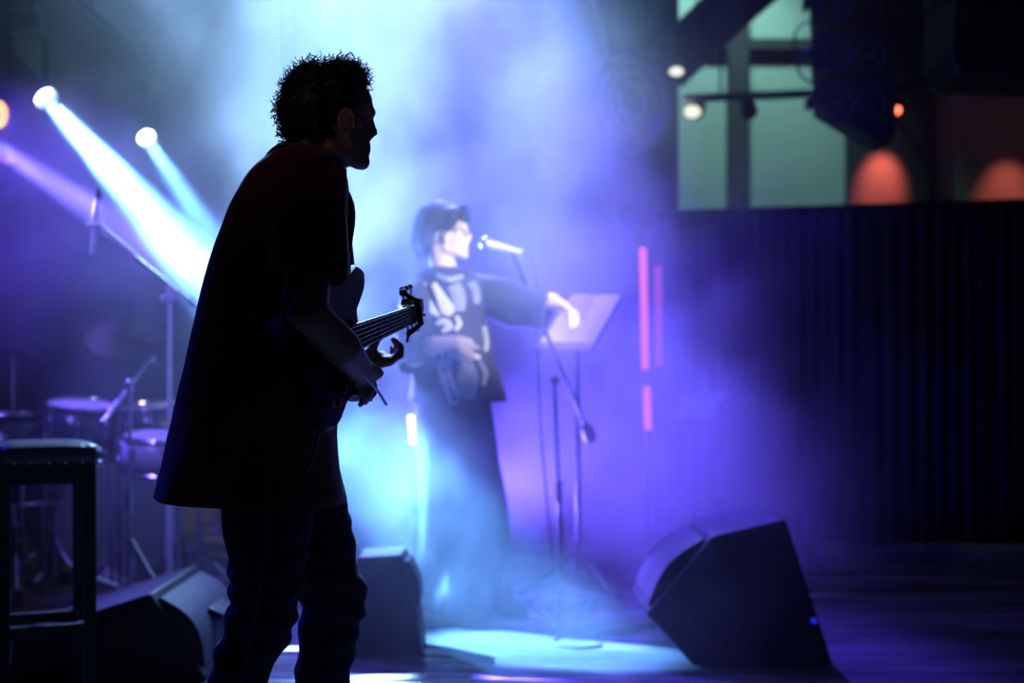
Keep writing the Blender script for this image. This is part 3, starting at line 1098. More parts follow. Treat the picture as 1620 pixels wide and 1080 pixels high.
def wedge(label, outline, y0, y1, baffle, name='wedge_monitor', bowed=.016):
    """outline: side profile (x, z) in order; baffle: index of the outline edge that carries the grille"""
    cx = sum(p[0] for p in outline) / len(outline)
    t = thing(name, label, 'speaker', V((cx, (y0 + y1) / 2, 0)))
    MB().prism(outline, y1 - y0, (0, y0, 0)).build('cabinet', 'black_paint', t, 30, bevel=.008)
    a, b_ = V((outline[baffle][0], 0, outline[baffle][1])), V((outline[baffle + 1][0], 0, outline[baffle + 1][1]))
    e = (b_ - a).normalized()
    nn = V((e.z, 0, -e.x))
    mid = V((cx, 0, .2))
    if nn.dot((a + b_) / 2 - mid) < 0:
        nn = -nn
    g = MB()
    rows_ = []
    L = (b_ - a).length
    for k in range(9):
        s_ = .03 + (L - .06) * k / 8
        bow = .012 + bowed * math.sin(PI * k / 8)
        p = a + e * s_
        rows_.append([p + nn * .0 + V((0, y0 + .025, 0)), p + nn * bow + V((0, y0 + .03, 0)), p + nn * bow + V((0, y1 - .03, 0)), p + V((0, y1 - .025, 0))])
    g.rings(rows_)
    g.build('grille', 'grille', t, 40)
    return t


ow = [P(1095, 1054, 4.84), P(1022, 972, 4.84), P(1128, 847, 4.84), P(1243, 821, 4.84), P(1318, 1054, 4.84)]
o2 = [(p.x, max(p.z, 0)) for p in ow]
o2[0] = (o2[0][0], 0)
o2[-1] = (o2[-1][0], 0)
t = wedge('large black wedge monitor on the right of the bright floor', o2, 4.84, 5.4, 1, bowed=.035)
# recessed handle on the side panel
hc = [P(x, y, 4.835) for x, y in ((1112, 912), (1176, 982), (1135, 1030), (1074, 965))]
q = MB()
for k in range(4):
    q.bar(hc[k], hc[(k + 1) % 4], .014, .016, (0, 1, 0))
hd = q.build('handle_frame', 'black_metal', t, 30)
MB().rings([[p + V((0, .001, 0)) for p in hc], [p + V((0, .004, 0)) for p in hc]]).build('handle_plate', 'black_paint', hd, 30)
lp = P(1297, 982, 4.83)
MB().cyl(lp + V((-.02, .012, 0)), lp + V((-.02, -.006, 0)), .010, n=12).build('indicator', 'led_blue', t)

ow = [(-1.62, 0), (-1.60, .15), (P(238, 938, 4.56).x, P(0, 938, 4.56).z), (-.985, .02), (-.985, 0)]
t = wedge('black wedge monitor behind the bar stool, grille towards the guitarist', ow, 4.56, 5.22, 2, bowed=.045)
p = V((-1.02, 4.9, .19))
MB().bar(p + V((.02, -.10, -.01)), p + V((.02, .10, -.01)), .06, .02, (.5, 0, 1)).build('handle', 'black_metal', t, 30, bevel=.004)
ow = [(-.62, 0), (-.60, .2), (P(572, 880, 5.1).x, P(0, 874, 5.1).z), (P(640, 874, 5.1).x, P(0, 870, 5.1).z), (P(664, 955, 5.1).x, .14), (P(672, 1010, 5.1).x, 0)]
t = wedge('small dark wedge monitor in the smoke between guitarist and singer', ow, 4.98, 5.22, 3)

# ------------------------------------------------------------------ drum kit


def ring_tube(c, r, axis, rt, n=28):
    x, y, z = frame(axis)
    return [V(c) + (x * math.cos(2 * PI * k / n) + y * math.sin(2 * PI * k / n)) * r for k in range(n + 1)], rt


def drum(name, label, c, r, h, axis, shell, lugs=8, group='drums of the drum kit', legs=None, cat='drum'):
    """c = centre of the top head, axis = out of the top head"""
    x, y, z = frame(axis)
    c = V(c)
    t = thing(name, label, cat, V((c.x, c.y, 0)), group)
    MB().lathe([(r, -h), (r, 0)], c, axis, 28, False, False).build('shell', shell, t, 40, solid=.006)
    MB().lathe([(r * .2, .0), (r * 1.0, 0), (r * 1.0, -.006)], c, axis, 28).build('head', 'skinhead', t, 40)
    for s_ in (0.002, -h - .002):
        MB().tube(*ring_tube(c + z * s_, r + .006, axis, .008), n=8).build('hoop', 'chrome', t)
    for k in range(lugs):
        a = 2 * PI * k / lugs + .2
        o = c + (x * math.cos(a) + y * math.sin(a)) * (r + .012)
        q = MB().cyl(o, o - z * h, .004, n=6)
        q.ell(o - z * h * .25, .013, 10, 6)
        q.ell(o - z * h * .75, .013, 10, 6)
        q.build('lug', 'chrome', t)
    if legs:
        for k in range(3):
            a = 2 * PI * k / 3 + .5
            o = c + (x * math.cos(a) + y * math.sin(a)) * (r + .02)
            MB().cyl(V((o.x, o.y, .0)), o - z * h * .45, .008, n=8).build('leg', 'chrome', t)
    return t


RZ = .0


def stand(name, label, base, top, joint_z, spread, group, cat='stand', mat_='chrome', rot=.3, braces=True):
    base, top = V(base), V(top)
    t = thing(name, label, cat, base, group)
    MB().cyl(base + V((0, 0, .06)), V((top.x, top.y, (base.z + top.z) / 2)), .012, n=10).build('lower_pole', mat_, t)
    MB().cyl(V((top.x, top.y, (base.z + top.z) / 2 - .05)), top, .0085, n=10).build('upper_pole', mat_, t)
    MB().cyl(V((top.x, top.y, (base.z + top.z) / 2 - .04)), V((top.x, top.y, (base.z + top.z) / 2 + .03)), .019, n=12).build('collar', mat_, t)
    for k in range(3):
        a = rot + k * 2 * PI / 3
        f = base + V((spread * math.cos(a), spread * math.sin(a), .015))
        u = base + V((.012 * math.cos(a), .012 * math.sin(a), joint_z))
        l = MB().tube([u, f], .009, 8)
        lg = l.build('leg', mat_, t)
        MB().ell(f, (.02, .02, .015), 10, 6).build('rubber_foot', 'rubber', lg)
        if braces:
            MB().tube([base + V((0, 0, .09)), (u + f) / 2], .006, 6).build('brace', mat_, t)
    return t


DY = 6.05
# snare with pale shell, tom with dark shell, floor tom, bass drum
drum('snare_drum', 'pale snare drum behind the white microphone stand', P(262, 690, 6.0), .175, .14, (.05, -.1, 1), 'drum_white', legs=True)
drum('rack_tom', 'dark tom drum at the left of the chrome cymbal stand', P(130, 640, 6.25), .15, .24, (.1, -.12, 1), 'drum', legs=True)
drum('rack_tom', 'dark tom drum behind the snare drum under the cymbal', P(240, 642, 6.75), .15, .22, (-.1, -.12, 1), 'drum', legs=True)
drum('floor_tom', 'large dark floor tom standing behind the bar stool', P(20, 655, 6.3), .21, .38, (0, 0, 1), 'drum', legs=True)
t = drum('bass_drum', 'big bass drum on its side behind the dark toms', V((P(185, 0, 6.6).x, 6.62, .29)), .28, .4, (.25, -1, 0), 'drum', lugs=10)
for sg in (-1, 1):
    o = V((P(185, 0, 6.6).x + sg * .27, 6.75, .22))
    MB().cyl(o, V((o.x + sg * .12, 6.6, .0)), .009, n=8).build('spur', 'chrome', t)

# cymbal on its stand, hi-hat
cc = P(238, 543, 6.1)
cbase = V((P(206, 0, 5.85).x, 5.85, 0))
t = stand('cymbal_stand', 'chrome double-braced cymbal stand with a boom arm in front of the toms', cbase, P(206, 612, 5.85), .30, .27, 'chrome drum stands', rot=-.6)
MB().cyl(P(206, 606, 5.83) , P(206, 614, 5.87), .022, n=12).build('tilter', 'chrome', t)
MB().cyl(P(163, 668, 5.80), P(243, 560, 6.08), .009, n=10).build('boom_arm', 'chrome', t)
for px_, py_ in ((240, 568), (206, 606), (163, 668)):
    MB().ell(P(px_, py_, 5.82 if py_ > 600 else 6.07), (.018, .014, .018), 12, 8).build('wing_nut', 'chrome', t)
for i, (cpx, cpy, cY, r, ax, lab) in enumerate(((238, 541, 6.1, .27, (.06, -.36, -.93), 'wide dark bronze cymbal tilted over the toms, above the chrome stand'),
                                               (20, 560, 6.5, .2, (-.2, -.25, -.95), 'bronze cymbal at the left edge over the floor tom'))):
    c0 = P(cpx, cpy, cY)
    t2 = thing('cymbal', lab, 'cymbal', c0, 'cymbals of the drum kit')
    MB().lathe([(r, .0), (r * .98, -.002), (r * .5, -.016), (r * .17, -.024), (r * .13, -.036), (.008, -.042), (.008, -.039), (r * .12, -.033), (r * .16, -.021), (r * .5, -.013), (r * .98, .0005)], c0, ax, 40, False, False).build('plate', 'bronze', t2, 50)
    MB().cyl(c0 - V(ax).normalized() * .03, c0 - V(ax).normalized() * .06, .016, .008, 12).build('felt', 'rubber', t2)
t = stand('cymbal_stand', 'chrome cymbal stand at the left edge behind the bar stool', V((P(20, 0, 6.5).x, 6.52, 0)), P(20, 560, 6.52), .3, .26, 'chrome drum stands', rot=.9)
t = stand('snare_stand', 'low chrome pedal stand near the left wedge monitor', V((P(318, 0, 6.4).x, 6.4, 0)), P(318, 830, 6.4), .16, .2, 'chrome drum stands', rot=.2)
MB().bar(P(300, 850, 6.35), P(340, 910, 6.2), .06, .012, (0, 0, 1)).build('pedal_plate', 'chrome', t, 30)
MB().tube([P(318, 830, 6.4), P(338, 832, 6.35), P(342, 850, 6.35)], .008, 8).build('beater', 'chrome', t)

# white boom stand with drum microphone
wb = V((P(269, 0, 5.6).x, 5.6, 0))
t = stand('microphone_stand', 'pale boom microphone stand over the drum kit', wb, P(269, 452, 5.6), .16, .26, None, 'microphone stand', 'white_metal', rot=1.2, braces=False)
q = MB()
q.rings([[P(261, 450, 5.58), P(281, 458, 5.58), P(276, 478, 5.58), P(264, 478, 5.58)], [P(261, 450, 5.62), P(281, 458, 5.62), P(276, 478, 5.62), P(264, 478, 5.62)]])
q.build('boom_clamp', 'white_metal', t, 30, bevel=.004)
MB().cyl(P(255, 473, 5.6), P(262, 473, 5.6), .016, n=12).build('clamp_knob', 'white_metal', t)
MB().cyl(P(212, 404, 5.62), P(322, 492, 5.58), .007, n=10).build('boom', 'steel', t)
MB().tube([P(156, 352, 5.6), P(168, 368, 5.6), P(190, 386, 5.61), P(214, 406, 5.62)], [.012, .016, .017, .012], 12).build('boom_sleeve', 'white_metal', t)
MB().cyl(P(300, 473, 5.6), P(310, 483, 5.6), .014, n=10).build('counterweight', 'black_metal', t)
t = thing('microphone', 'slim overhead microphone upright at the end of the pale boom', 'microphone', P(150, 352, 5.6))
MB().tube([P(146, 402, 5.6), P(148, 375, 5.6), P(151, 340, 5.6), P(155, 306, 5.6)], [.010, .011, .012, .010], 12).build('handle', 'white_metal', t)
MB().ell(P(155, 308, 5.6), (.013, .013, .03), 12, 8).build('grille', 'black_metal', t)
MB().cyl(P(138, 357, 5.6), P(160, 355, 5.6), .014, n=12).build('clip', 'white_metal', t)

# ------------------------------------------------------------------ beam lamps on a bar along the left side
BX = L1.x
bar_z = 2.86
t = thing('lighting_bar', 'black lighting bar along the left side carrying the beam lamps', 'lighting bar', V((BX, 7.0, bar_z)))
MB().cyl((BX, 5.2, bar_z), (BX, 8.95, bar_z), .025, n=14).build('pipe', 'black_metal', t)
for y in (5.5, 7.4, 8.8):
    MB().cyl((BX, y, bar_z), (BX, y, 5.2), .012, n=8).build('hanger', 'black_metal', t)


def beam_lamp(c, target, label, group, r=.05, hang=True, lens='lens'):
    c = V(c)
    d = (V(target) - c).normalized()
    t = thing('beam_lamp', label, 'lamp', c, group)
    x = d.cross(V((0, 0, 1))).normalized()
    MB().lathe([(.02, -.27), (r * .8, -.26), (r * .95, -.16), (r * .9, -.08), (r * 1.15, .0), (r * 1.2, .045), (r * 1.06, .045), (r * 1.02, .0)], c, d, 24, True, False).build('head', 'black_metal', t, 40)
    MB().lathe([(r, .0), (r * .9, .012), (r * .5, .022), (.002, .026)], c, d, 24, True, False).build('lens', lens, t, 60)
    if hang:
        m = c - d * .12
        y = MB()
        for sg in (-1, 1):
            y.bar(m + x * sg * .10 - V((0, 0, .03)), m + x * sg * .10 + V((0, 0, .2)), .035, .012)
        y.bar(m - x * .105 + V((0, 0, .2)), m + x * .105 + V((0, 0, .2)), .035, .014)
        y.build('yoke', 'black_metal', t, 30)
        MB().box(m + V((0, 0, .25)), (.16, .16, .09)).build('base', 'black_metal', t, 30, bevel=.01)
        MB().cyl(m + V((0, 0, .29)), V((BX, m.y, bar_z)), .014, n=8).build('clamp', 'black_metal', t)
    return t


beam_lamp(L1, T1, 'front blue-white beam lamp at the upper left, throwing the widest beam', 'beam lamps on the side bar')
beam_lamp(L2, T2, 'rear blue-white beam lamp with the short narrow beam by the guitarist', 'beam lamps on the side bar', .048)
beam_lamp(L3, T3, 'violet beam lamp at the far left edge', 'beam lamps on the side bar')

# flood lamps on a floor stand behind the guitarist
t = stand('flood_lamp', 'twin flood lamp on a floor stand hidden behind the guitarist', V((KEY.x, KEY.y, 0)), KEY - V((0, 0, .1)), .35, .3, None, 'lamp', 'black_metal')
MB().bar(KEY + V((-.12, .02, -.1)), KEY + V((.14, .02, -.1)), .03, .03).build('cross_bar', 'black_metal', t, 30)
for dx, tg in ((-.07, P(590, 60, 5.6)), (.09, P(640, 430, 4.6))):
    c = KEY + V((dx, -.02, .02))
    d = (tg - c).normalized()
    hd = MB().lathe([(.02, -.18), (.055, -.16), (.065, .0), (.07, .03), (.064, .03), (.06, .0)], c, d, 20, True, False).build('lamp_head', 'black_metal', t, 40)
    MB().lathe([(.06, 0), (.03, .01), (.002, .013)], c, d, 20, True, False).build('lens', 'lens_key', hd, 60)

t = thing('added_floor_lamp', 'violet floor lamp behind the singer\'s feet', 'lamp', V((ADDED_PAR.x, ADDED_PAR.y, 0)))  # can added as a housing for the violet smoke light
d = (FLOORT - ADDED_PAR).normalized()
hd = MB().lathe([(.03, -.24), (.09, -.2), (.1, .0), (.105, .05), (.098, .05), (.092, .0)], ADDED_PAR, d, 24, True, False).build('can', 'black_metal', t, 40)
MB().lathe([(.092, 0), (.05, .012), (.002, .018)], ADDED_PAR, d, 24, True, False).build('lens', 'lens_violet', hd, 60)
q = MB()
sd = d.cross(V((0, 0, 1))).normalized()
for sg in (-1, 1):
    q.bar(ADDED_PAR + sd * sg * .12 - d * .05, V((ADDED_PAR.x, ADDED_PAR.y, .01)) + sd * sg * .12 - d * .05, .03, .01)
q.bar(V((ADDED_PAR.x, ADDED_PAR.y, .01)) - sd * .125 - d * .05, V((ADDED_PAR.x, ADDED_PAR.y, .01)) + sd * .125 - d * .05, .03, .02)
q.build('yoke', 'black_metal', t, 30)

# ------------------------------------------------------------------ neon sign at the left edge
c = P(-4, 181, 8.9)
t = thing('neon_sign', 'orange neon letter and small pink letters at the left edge', 'sign', c)
MB().box(c + V((-.22, .06, -.12)), (.56, .04, .7)).build('board', 'black_paint', t, 30)
MB().tube([c + V((.043 * math.cos(a), 0, .066 * math.sin(a))) for a in [2 * PI * k / 28 for k in range(29)]], .019, 8).build('letter', 'neon_orange', t, 180)


def text_mesh(body, size, depth):
    cu = bpy.data.curves.new('tmp_text', 'FONT')
    cu.body = body
    cu.size = size
    cu.extrude = depth
    o = bpy.data.objects.new('tmp_text', cu)
    COL.objects.link(o)
    dg = bpy.context.evaluated_depsgraph_get()
    dg.update()
    me = bpy.data.meshes.new_from_object(o.evaluated_get(dg))
    bpy.data.objects.remove(o)
    return me


me = text_mesh('on', .075, .004)
o_ = P(0, 255, 8.9)
me.transform(Matrix.Translation(o_ - ORG[t.name] + V((-.008, .03, -.005))) @ Matrix.Rotation(PI / 2, 4, 'X') @ Matrix.Rotation(-.1, 4, 'Z'))
finish('small_letters', me, 'neon_pink', t, 0)

# ------------------------------------------------------------------ dark curtain on a rail, right half
CYR = 8.0
x0, x1 = P(1052, 0, CYR).x, P(1700, 0, CYR).x
zr0, zr1 = P(0, 340, CYR).z, P(0, 318, CYR).z
t = thing('stage_curtain', 'dark blue floor-length curtain on a rail in front of the green wall', 'curtain', V(((x0 + x1) / 2, CYR, 0)))
npan = 5
for k in range(npan):
    a, b_ = x0 + (x1 - x0) * k / npan, x0 + (x1 - x0) * (k + 1) / npan
    vs, fs = [], []
    nx, nz = 40, 8
    for iz in range(nz + 1):
        for ix in range(nx + 1):
            u = ix / nx
            x = a + (b_ - a) * u + .03 * math.sin(u * PI) * math.sin(k * 2.3 + 1)
            zt_ = zr0 + (zr1 - zr0) * (x - x0) / (x1 - x0)
            z = .02 + (zt_ - .02) * iz / nz
            amp = (.022 + .02 * (1 - iz / nz)) * (1 + .7 * math.sin(x * 5.1 + 1))
            y = CYR + amp * math.sin(u * 2 * PI * 6) + .012 * math.sin(x * 61 + iz * .2)
            vs.append((x, y, z))
    for iz in range(nz):
        for ix in range(nx):
            i = iz * (nx + 1) + ix
            fs.append((i, i + 1, i + nx + 2, i + nx + 1))
    MB().add(vs, fs).build('curtain_panel', 'curtain', t, 180, solid=.006)
MB().cyl((x0 - .05, CYR, zr0 + .005), (x1, CYR, zr1 + .005), .02, n=12).build('rail', 'black_metal', t)
for x in (x0 - .03, (x0 + x1) / 2, x1 - .02):
    MB().cyl((x, CYR + .1, 0), (x, CYR + .1, zr0 + (zr1 - zr0) * (x - x0) / (x1 - x0)), .018, n=10).build('post', 'black_metal', t)
# something dark and round peeping over the rail
p = P(1215, 338, 8.35)
t = thing('equipment_case', 'rounded dark case top showing over the curtain rail', 'case', V((p.x, 8.4, 0)))
MB().rings([[V((p.x + .28 * sx_, 8.4 + .2 * sy_, z)) for sx_, sy_ in ((-1, -1), (1, -1), (1, 1), (-1, 1))] for z in (.05, p.z - .03)]).build('body', 'black_paint', t, 30, bevel=.02)
MB().ell((p.x, 8.4, p.z - .05), (.24, .19, .07), 20, 10).build('lid', 'black_paint', t)
for sx_ in (-1, 1):
    for sy_ in (-1, 1):
        MB().cyl((p.x + .22 * sx_, 8.4 + .15 * sy_, 0), (p.x + .22 * sx_, 8.4 + .15 * sy_, .05), .025, n=10).build('caster', 'rubber', t)

# ------------------------------------------------------------------ red light tubes


def tube_lamp(a, b_, Y, r, m, label, group, post):
    p, q = P(*a, Y), P(*b_, Y)
    t = thing('light_tube', label, 'light tube', p, group)
    MB().cyl(p, q, r, n=14).build('tube', m, t)
    d = (q - p).normalized()
    for e, s_ in ((p, -1), (q, 1)):
        MB().cyl(e, e + d * s_ * .03, r * 1.15, n=14).build('end_cap', 'black_metal', t)
    return t


YT = 7.55
tube_lamp((1025, 679), (1023, 611), YT, .019, 'led_red', 'short lower red light tube on the slim post', 'red light tubes', True)
tube_lamp((1021, 584), (1017, 392), YT, .019, 'led_red', 'long upper bright red light tube on the slim post', 'red light tubes', True)
tube_lamp((1043, 578), (1041, 420), YT + .15, .017, 'red_reflection', 'dim red tube added like a reflection of the bright one', 'red light tubes', True)
b0 = P(1026, 690, YT + .04)
t = thing('tube_post', 'slim black post that carries the two bright red tubes', 'post', V((b0.x, YT + .045, 0)))
MB().cyl((b0.x, YT + .045, 0), P(1016, 375, YT + .045), .012, n=10).build('pole', 'black_metal', t)
MB().lathe([(.0, 0), (.14, 0), (.14, .015), (.02, .025)], V((b0.x, YT + .045, 0))).build('base', 'black_metal', t)
b0 = P(1043, 590, YT + .19)
t = thing('tube_post', 'slim black post that carries the dim red tube', 'post', V((b0.x, YT + .195, 0)))
MB().cyl((b0.x, YT + .195, 0), P(1041, 405, YT + .195), .012, n=10).build('pole', 'black_metal', t)
MB().lathe([(.0, 0), (.14, 0), (.14, .015), (.02, .025)], V((b0.x, YT + .195, 0))).build('base', 'black_metal', t)

# ------------------------------------------------------------------ hanging line array
AY = 7.4
t = thing('line_array', 'hanging line array of stepped black speaker cabinets', 'speaker', P(1345, 40, AY))
boxes = [(-110, -40, -5), (-38, 44, 0), (46, 122, -2), (124, 200, 0)]
for i, (y0, y1, dx) in enumerate(boxes):
    l, r = 1285 + dx - (4 if i == 1 else 0), 1418 + dx
    drop = 38 if i == 3 else 14
    f = [P(l + 16, y0, AY), P(r, y0 + 6, AY), P(r, y1 + 6, AY), P(l + 100, y1 + drop * .55, AY), P(l, y1 - (38 if i == 3 else 14), AY), P(l, y0 + 14, AY)]
    cabn = MB().rings([[p for p in f], [p + V((.10, .45, 0)) for p in f]]).build('cabinet', 'black_paint', t, 30, bevel=.008)
    for px_ in (l + 45, l + 96):
        c = P(px_, (y0 + y1) / 2 + 4, AY)
        MB().lathe([(.075, .0), (.08, .012), (.066, .012), (.05, -.004), (.02, .004), (.002, .006)], c, (0, -1, 0), 24, True, False).build('cone', 'rubber', cabn, 40)
    MB().box(P(l + 2, (y0 + y1) / 2, AY) + V((-.012, .06, 0)), (.03, .08, .05)).build('rigging_link', 'black_metal', cabn, 30)
    MB().bar(P(l + 22, y1 - 10, AY - .015), P(r - 50, y1 - 6, AY - .015), .012, .02).build('slot', 'black_metal', cabn, 30)
MB().cyl(P(1350, -105, AY + .2), V((P(1350, 0, AY + .2).x, AY + .2, 5.2)), .012, n=8).build('hanging_cable', 'steel', t)
for k, (px_, r_) in enumerate(((1262, 20), (1268, 12))):
    MB().tube(spline([P(1290, 30 + k * 40, AY), P(px_, 45 + k * 45, AY), P(px_ - 4, 75 + k * 40, AY), P(1288, 95 + k * 40, AY)], 8), .006, 6).build('loop_cable', 'cable', t)

# second dark speaker stack in the upper right corner
t = thing('hanging_speaker', 'black hanging speaker in the upper right corner, cropped by the frame', 'speaker', P(1580, 60, 7.0))
for i, (y0, y1) in enumerate(((-120, -10), (-8, 100))):
    f = [P(1512 - i * 2, y0, 7.0), P(1700, y0, 7.0), P(1700, y1 + 25, 7.0), P(1520, y1 + 16, 7.0), P(1505, y1 - 12, 7.0)]
    MB().rings([f, [p + V((0, .5, 0)) for p in f]]).build('cabinet', 'black_paint', t, 30, bevel=.01)
MB().cyl(P(1600, -115, 7.2), V((P(1600, 0, 7.2).x, 7.2, 5.2)), .012, n=8).build('hanging_cable', 'steel', t)

# ------------------------------------------------------------------ pipe with small lamps
PY_ = 8.6
t = thing('lighting_pipe', 'pale horizontal pipe across the green wall behind the line array', 'pipe', P(1200, 150, PY_))
MB().cyl(P(1083, 156, PY_), P(1700, 132, PY_), .027, n=14).build('pipe', 'steel', t)
for px_ in (1140, 1500):
    a = P(px_, 152, PY_)
    MB().cyl(a, V((a.x, a.y, 5.2)), .008, n=8).build('hanger', 'black_metal', t)
for i, (px_, py_, m, lab) in enumerate(((1100, 178, 'bulb_warm', 'small warm lit lamp clamped at the left end of the pale pipe'), (1186, 178, 'rubber', 'small unlit black lamp clamped under the pale pipe'))):
    c = P(px_, py_, PY_)
    t = thing('clamp_lamp', lab, 'lamp', c, 'clamp lamps on the pipe')
    hd = MB().lathe([(.02, -.10), (.045, -.08), (.05, .0), (.046, .0), (.04, -.05)], c, (-.35 if i == 0 else 0, -.6, -.6), 18, True, True).build('head', 'black_metal', t, 40)
    MB().ell(c + V((-.02, -.03, 0)), (.05, .035, .038) if i == 0 else (.02, .02, .02), 14, 8).build('bulb', m, t)
    MB().bar(c + V((0, .02, .03)), P(px_ + 2, 154, PY_), .03, .014).build('bracket', 'black_metal', t, 30)
p = P(1070, 113, 8.3)
t = thing('ceiling_spot', 'small bright lamp under the dark flexible duct', 'lamp', p)
MB().ell(p, (.042, .03, .026), 14, 8).build('bulb', 'bulb_warm', t)
MB().lathe([(.02, .0), (.04, .03), (.03, .12)], p + V((0, .02, .012)), (0, .3, 1), 16).build('housing', 'black_metal', t)
MB().cyl(p + V((0, .05, .12)), V((p.x, p.y + .05, 5.2)), .008, n=8).build('hanger', 'black_metal', t)

# ------------------------------------------------------------------ ducts
t = thing('flexible_duct', 'dark ribbed flexible duct sloping up across the green wall', 'duct', P(1150, 50, 8.75))
a, b_ = P(1045, 116, 8.75), P(1330, -125, 8.75)
pts, rs = [], []
for k in range(90):
    s_ = k / 89
    pts.append(a + (b_ - a) * s_ + V((0, 0, .05 * math.sin(s_ * PI))))
    rs.append(.155 + .006 * (1 if k % 2 else -1) - (.04 if k < 3 else 0))
MB().tube(pts, rs, 24).build('hose', 'black_duct', t, 60)
for s_ in (.2, .7):
    c = a + (b_ - a) * s_
    MB().cyl(c, V((c.x, c.y, 5.2)), .006, n=6).build('hanger', 'black_metal', t)
t = thing('blower_fan', 'large grey cylindrical blower hanging in the smoke with its round mouth to the right', 'fan', P(960, 165, 8.1))
a, b_ = P(880, 176, 8.4), P(1000, 160, 7.8)
ax = (b_ - a).normalized()
L_ = (b_ - a).length
MB().lathe([(.2, 0), (.25, .05), (.26, L_ * .5), (.265, L_ - .03), (.28, L_), (.262, L_), (.25, L_ - .03), (.24, .1)], a, ax, 36, True, False).build('housing', 'duct', t, 40)
x, y, z = frame(ax)
for k in range(6):
    an = 2 * PI * k / 6
    c = b_ - ax * .12
    rad = x * math.cos(an) + y * math.sin(an)
    tn = x * -math.sin(an) + y * math.cos(an)
    MB().rings([[c + rad * .04 + tn * .03, c + rad * .24 + tn * .07, c + rad * .24 + tn * .07 + ax * .004, c + rad * .04 + tn * .03 + ax * .004],
                [c + rad * .04 - tn * .03 - ax * .03, c + rad * .24 - tn * .05 - ax * .05, c + rad * .24 - tn * .05 - ax * .046, c + rad * .04 - tn * .03 - ax * .026]]).build('blade', 'duct', t, 30)
MB().cyl(b_ - ax * .2, b_ - ax * .06, .05, .04, 18).build('hub', 'duct', t)
for k in range(3):
    r = .09 + .065 * k
    MB().tube([b_ + ax * .004 + (x * math.cos(q) + y * math.sin(q)) * r for q in [2 * PI * i / 30 for i in range(31)]], .004, 6).build('guard_ring', 'steel', t)
MB().tube([P(960, 90, 8.35), P(948, 40, 8.4), P(935, -20, 8.4)], .018, 8).build('bracket', 'duct', t)
MB().cyl(P(935, -20, 8.4), V((P(935, -20, 8.4).x, 8.4, 5.2)), .012, n=8).build('hanger', 'black_metal', t)

# pole behind the smoke above the guitarist's head
a = P(457, 0, 8.3)
t = thing('truss_pole', 'dark upright pole faint in the smoke above the guitarist\'s head', 'pole', V((a.x, 8.3, 0)))
MB().cyl((a.x, 8.3, 0), (a.x, 8.3, 5.2), .06, n=16).build('pole', 'black_metal', t)
MB().lathe([(.0, 0), (.2, 0), (.2, .02), (.07, .03)], V((a.x, 8.3, 0))).build('base', 'black_metal', t)

# ------------------------------------------------------------------ red lamps on the wall posts
for i, (px_, py_, wpx, wpy) in enumerate(((1418, 174, 1410, 300), (1634, 165, 1630, 300))):
    c = P(px_, py_, 10.45)
    t = thing('red_lamp', ('small glowing red lamp below the line array', 'red lamp at the right edge over the curtain')[i], 'lamp', c, 'red wall lamps')
    MB().ell(c, (.032, .032, .03), 14, 10).build('bulb', 'bulb_red', t)
    MB().lathe([(.03, .0), (.042, .01), (.036, .08), (.015, .11)], c + V((0, 0, .018)), (0, .1, 1), 16).build('shade', 'black_metal', t)
    MB().bar(c + V((0, 0, .1)), V((c.x, 10.9, c.z + .16)), .02, .02).build('bracket', 'black_metal', t, 30)
    spot('red_lamp_light', V((c.x, 10.42, c.z - .03)), V((c.x - .03, 10.78, c.z - .5)), (200, 20)[i], (1, .15, .1), 44, 1, .03)

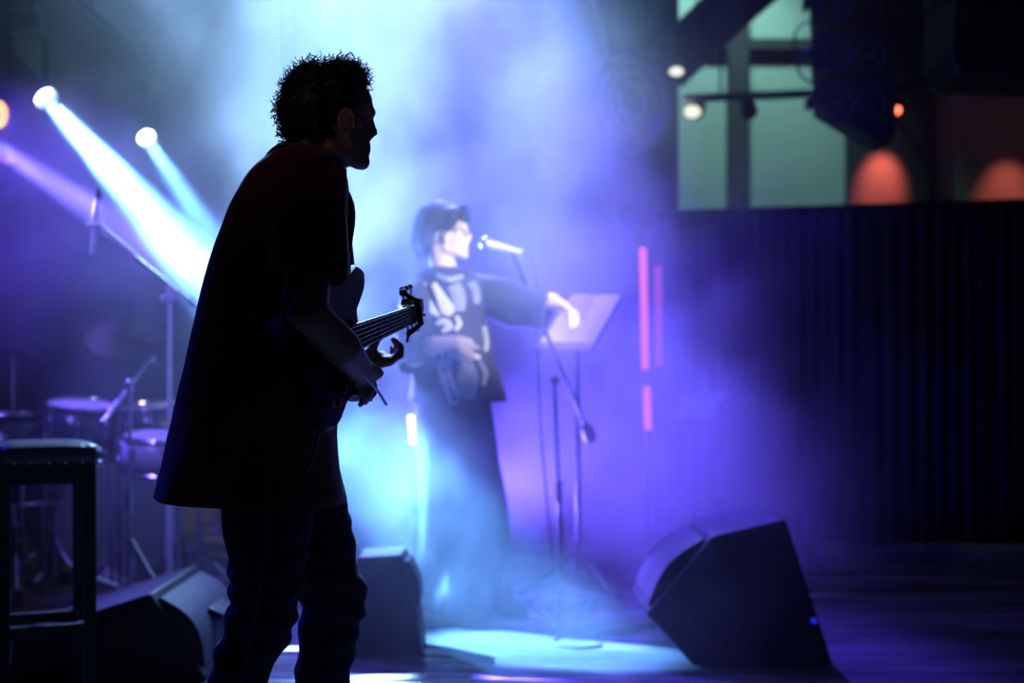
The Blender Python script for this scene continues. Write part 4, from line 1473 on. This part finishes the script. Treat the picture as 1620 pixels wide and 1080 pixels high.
# ------------------------------------------------------------------ haze: stage smoke that drifts behind the guitarist
def haze():
    m = bpy.data.materials.new('stage_smoke')
    m.use_nodes = True
    nt = m.node_tree
    n = nt.nodes
    n.clear()
    out = n.new('ShaderNodeOutputMaterial')
    vs = n.new('ShaderNodeVolumeScatter')
    vs.inputs['Color'].default_value = (1, 1, 1, 1)
    vs.inputs['Anisotropy'].default_value = .35
    nt.links.new(vs.outputs[0], out.inputs['Volume'])
    geo = n.new('ShaderNodeNewGeometry')

    def math_(op, a, b=None, clamp=False):
        q = n.new('ShaderNodeMath')
        q.operation = op
        q.use_clamp = clamp
        for i, x in enumerate((a, b)):
            if x is None:
                continue
            if isinstance(x, (int, float)):
                q.inputs[i].default_value = x
            else:
                nt.links.new(x, q.inputs[i])
        return q.outputs[0]

    def ramp(x, lo, hi, a=0., b=1.):
        q = n.new('ShaderNodeMapRange')
        q.interpolation_type = 'SMOOTHSTEP'
        nt.links.new(x, q.inputs[0])
        for i, t in enumerate((lo, hi, a, b)):
            q.inputs[1 + i].default_value = t
        return q.outputs[0]

    def noise(scale, detail, dist, sc=(1, 1, 1), off=(0, 0, 0), rough=.55):
        mp = n.new('ShaderNodeMapping')
        mp.inputs['Scale'].default_value = sc
        mp.inputs['Location'].default_value = off
        nt.links.new(geo.outputs['Position'], mp.inputs[0])
        q = n.new('ShaderNodeTexNoise')
        q.inputs['Scale'].default_value = scale
        q.inputs['Detail'].default_value = detail
        q.inputs['Roughness'].default_value = rough
        q.inputs['Distortion'].default_value = dist
        nt.links.new(mp.outputs[0], q.inputs['Vector'])
        return q.outputs['Fac']

    sx = n.new('ShaderNodeSeparateXYZ')
    nt.links.new(geo.outputs['Position'], sx.inputs[0])
    X, Y, Z = sx.outputs
    wisps = ramp(noise(1.5, 4, 0, (1, .6, .85), (3, 1, 0), .62), .38, .64, .1, 2.0)
    right = ramp(X, .8, 1.75, 1, .02)          # the smoke thins out towards the right wall
    near = ramp(math_('SUBTRACT', Y, math_('MULTIPLY', math_('ABSOLUTE', X), .55)), 3.9, 5.1, .04, 1)           # and towards the front of the stage
    left = ramp(math_('ADD', X, math_('MULTIPLY', Z, .9)), -1.9, .5, .1, 1)   # and low on the drum side
    d = math_('MULTIPLY', math_('MULTIPLY', wisps, right), math_('MULTIPLY', near, left))
    clear = ramp(math_('ADD', X, math_('MULTIPLY', math_('SUBTRACT', Z, 1.6), .55)), .5, .95, 1, .2)   # clear air under the roof on the right
    d = math_('MULTIPLY', d, clear)
    # a thicker bank of smoke drifting low round the singer
    gx = math_('POWER', math_('MULTIPLY', math_('ABSOLUTE', math_('ADD', X, .25)), 1.6), 2)
    gy = math_('POWER', math_('MULTIPLY', math_('ABSOLUTE', math_('SUBTRACT', Y, 5.3)), 2.6), 2)
    gz = math_('POWER', math_('MULTIPLY', math_('ABSOLUTE', math_('SUBTRACT', Z, .75)), 1.6), 2)
    bank = math_('MULTIPLY', ramp(math_('ADD', math_('ADD', gx, gy), gz), 0, 1.3, 1, 0), wisps)
    d = math_('ADD', d, math_('MULTIPLY', bank, 1.3))
    nt.links.new(math_('MULTIPLY', d, FOG), vs.inputs['Density'])
    o = MB().box((-.2, 6.3, 2.3), (6.6, 5.2, 4.56)).build('stage_smoke', m, smooth=0)
    o['kind'] = 'stuff'
    tag(o, 'drifting blue-lit stage smoke filling the air behind the guitarist', 'smoke')


FOG = .16
haze()
cy.volume_step_rate = 1.6
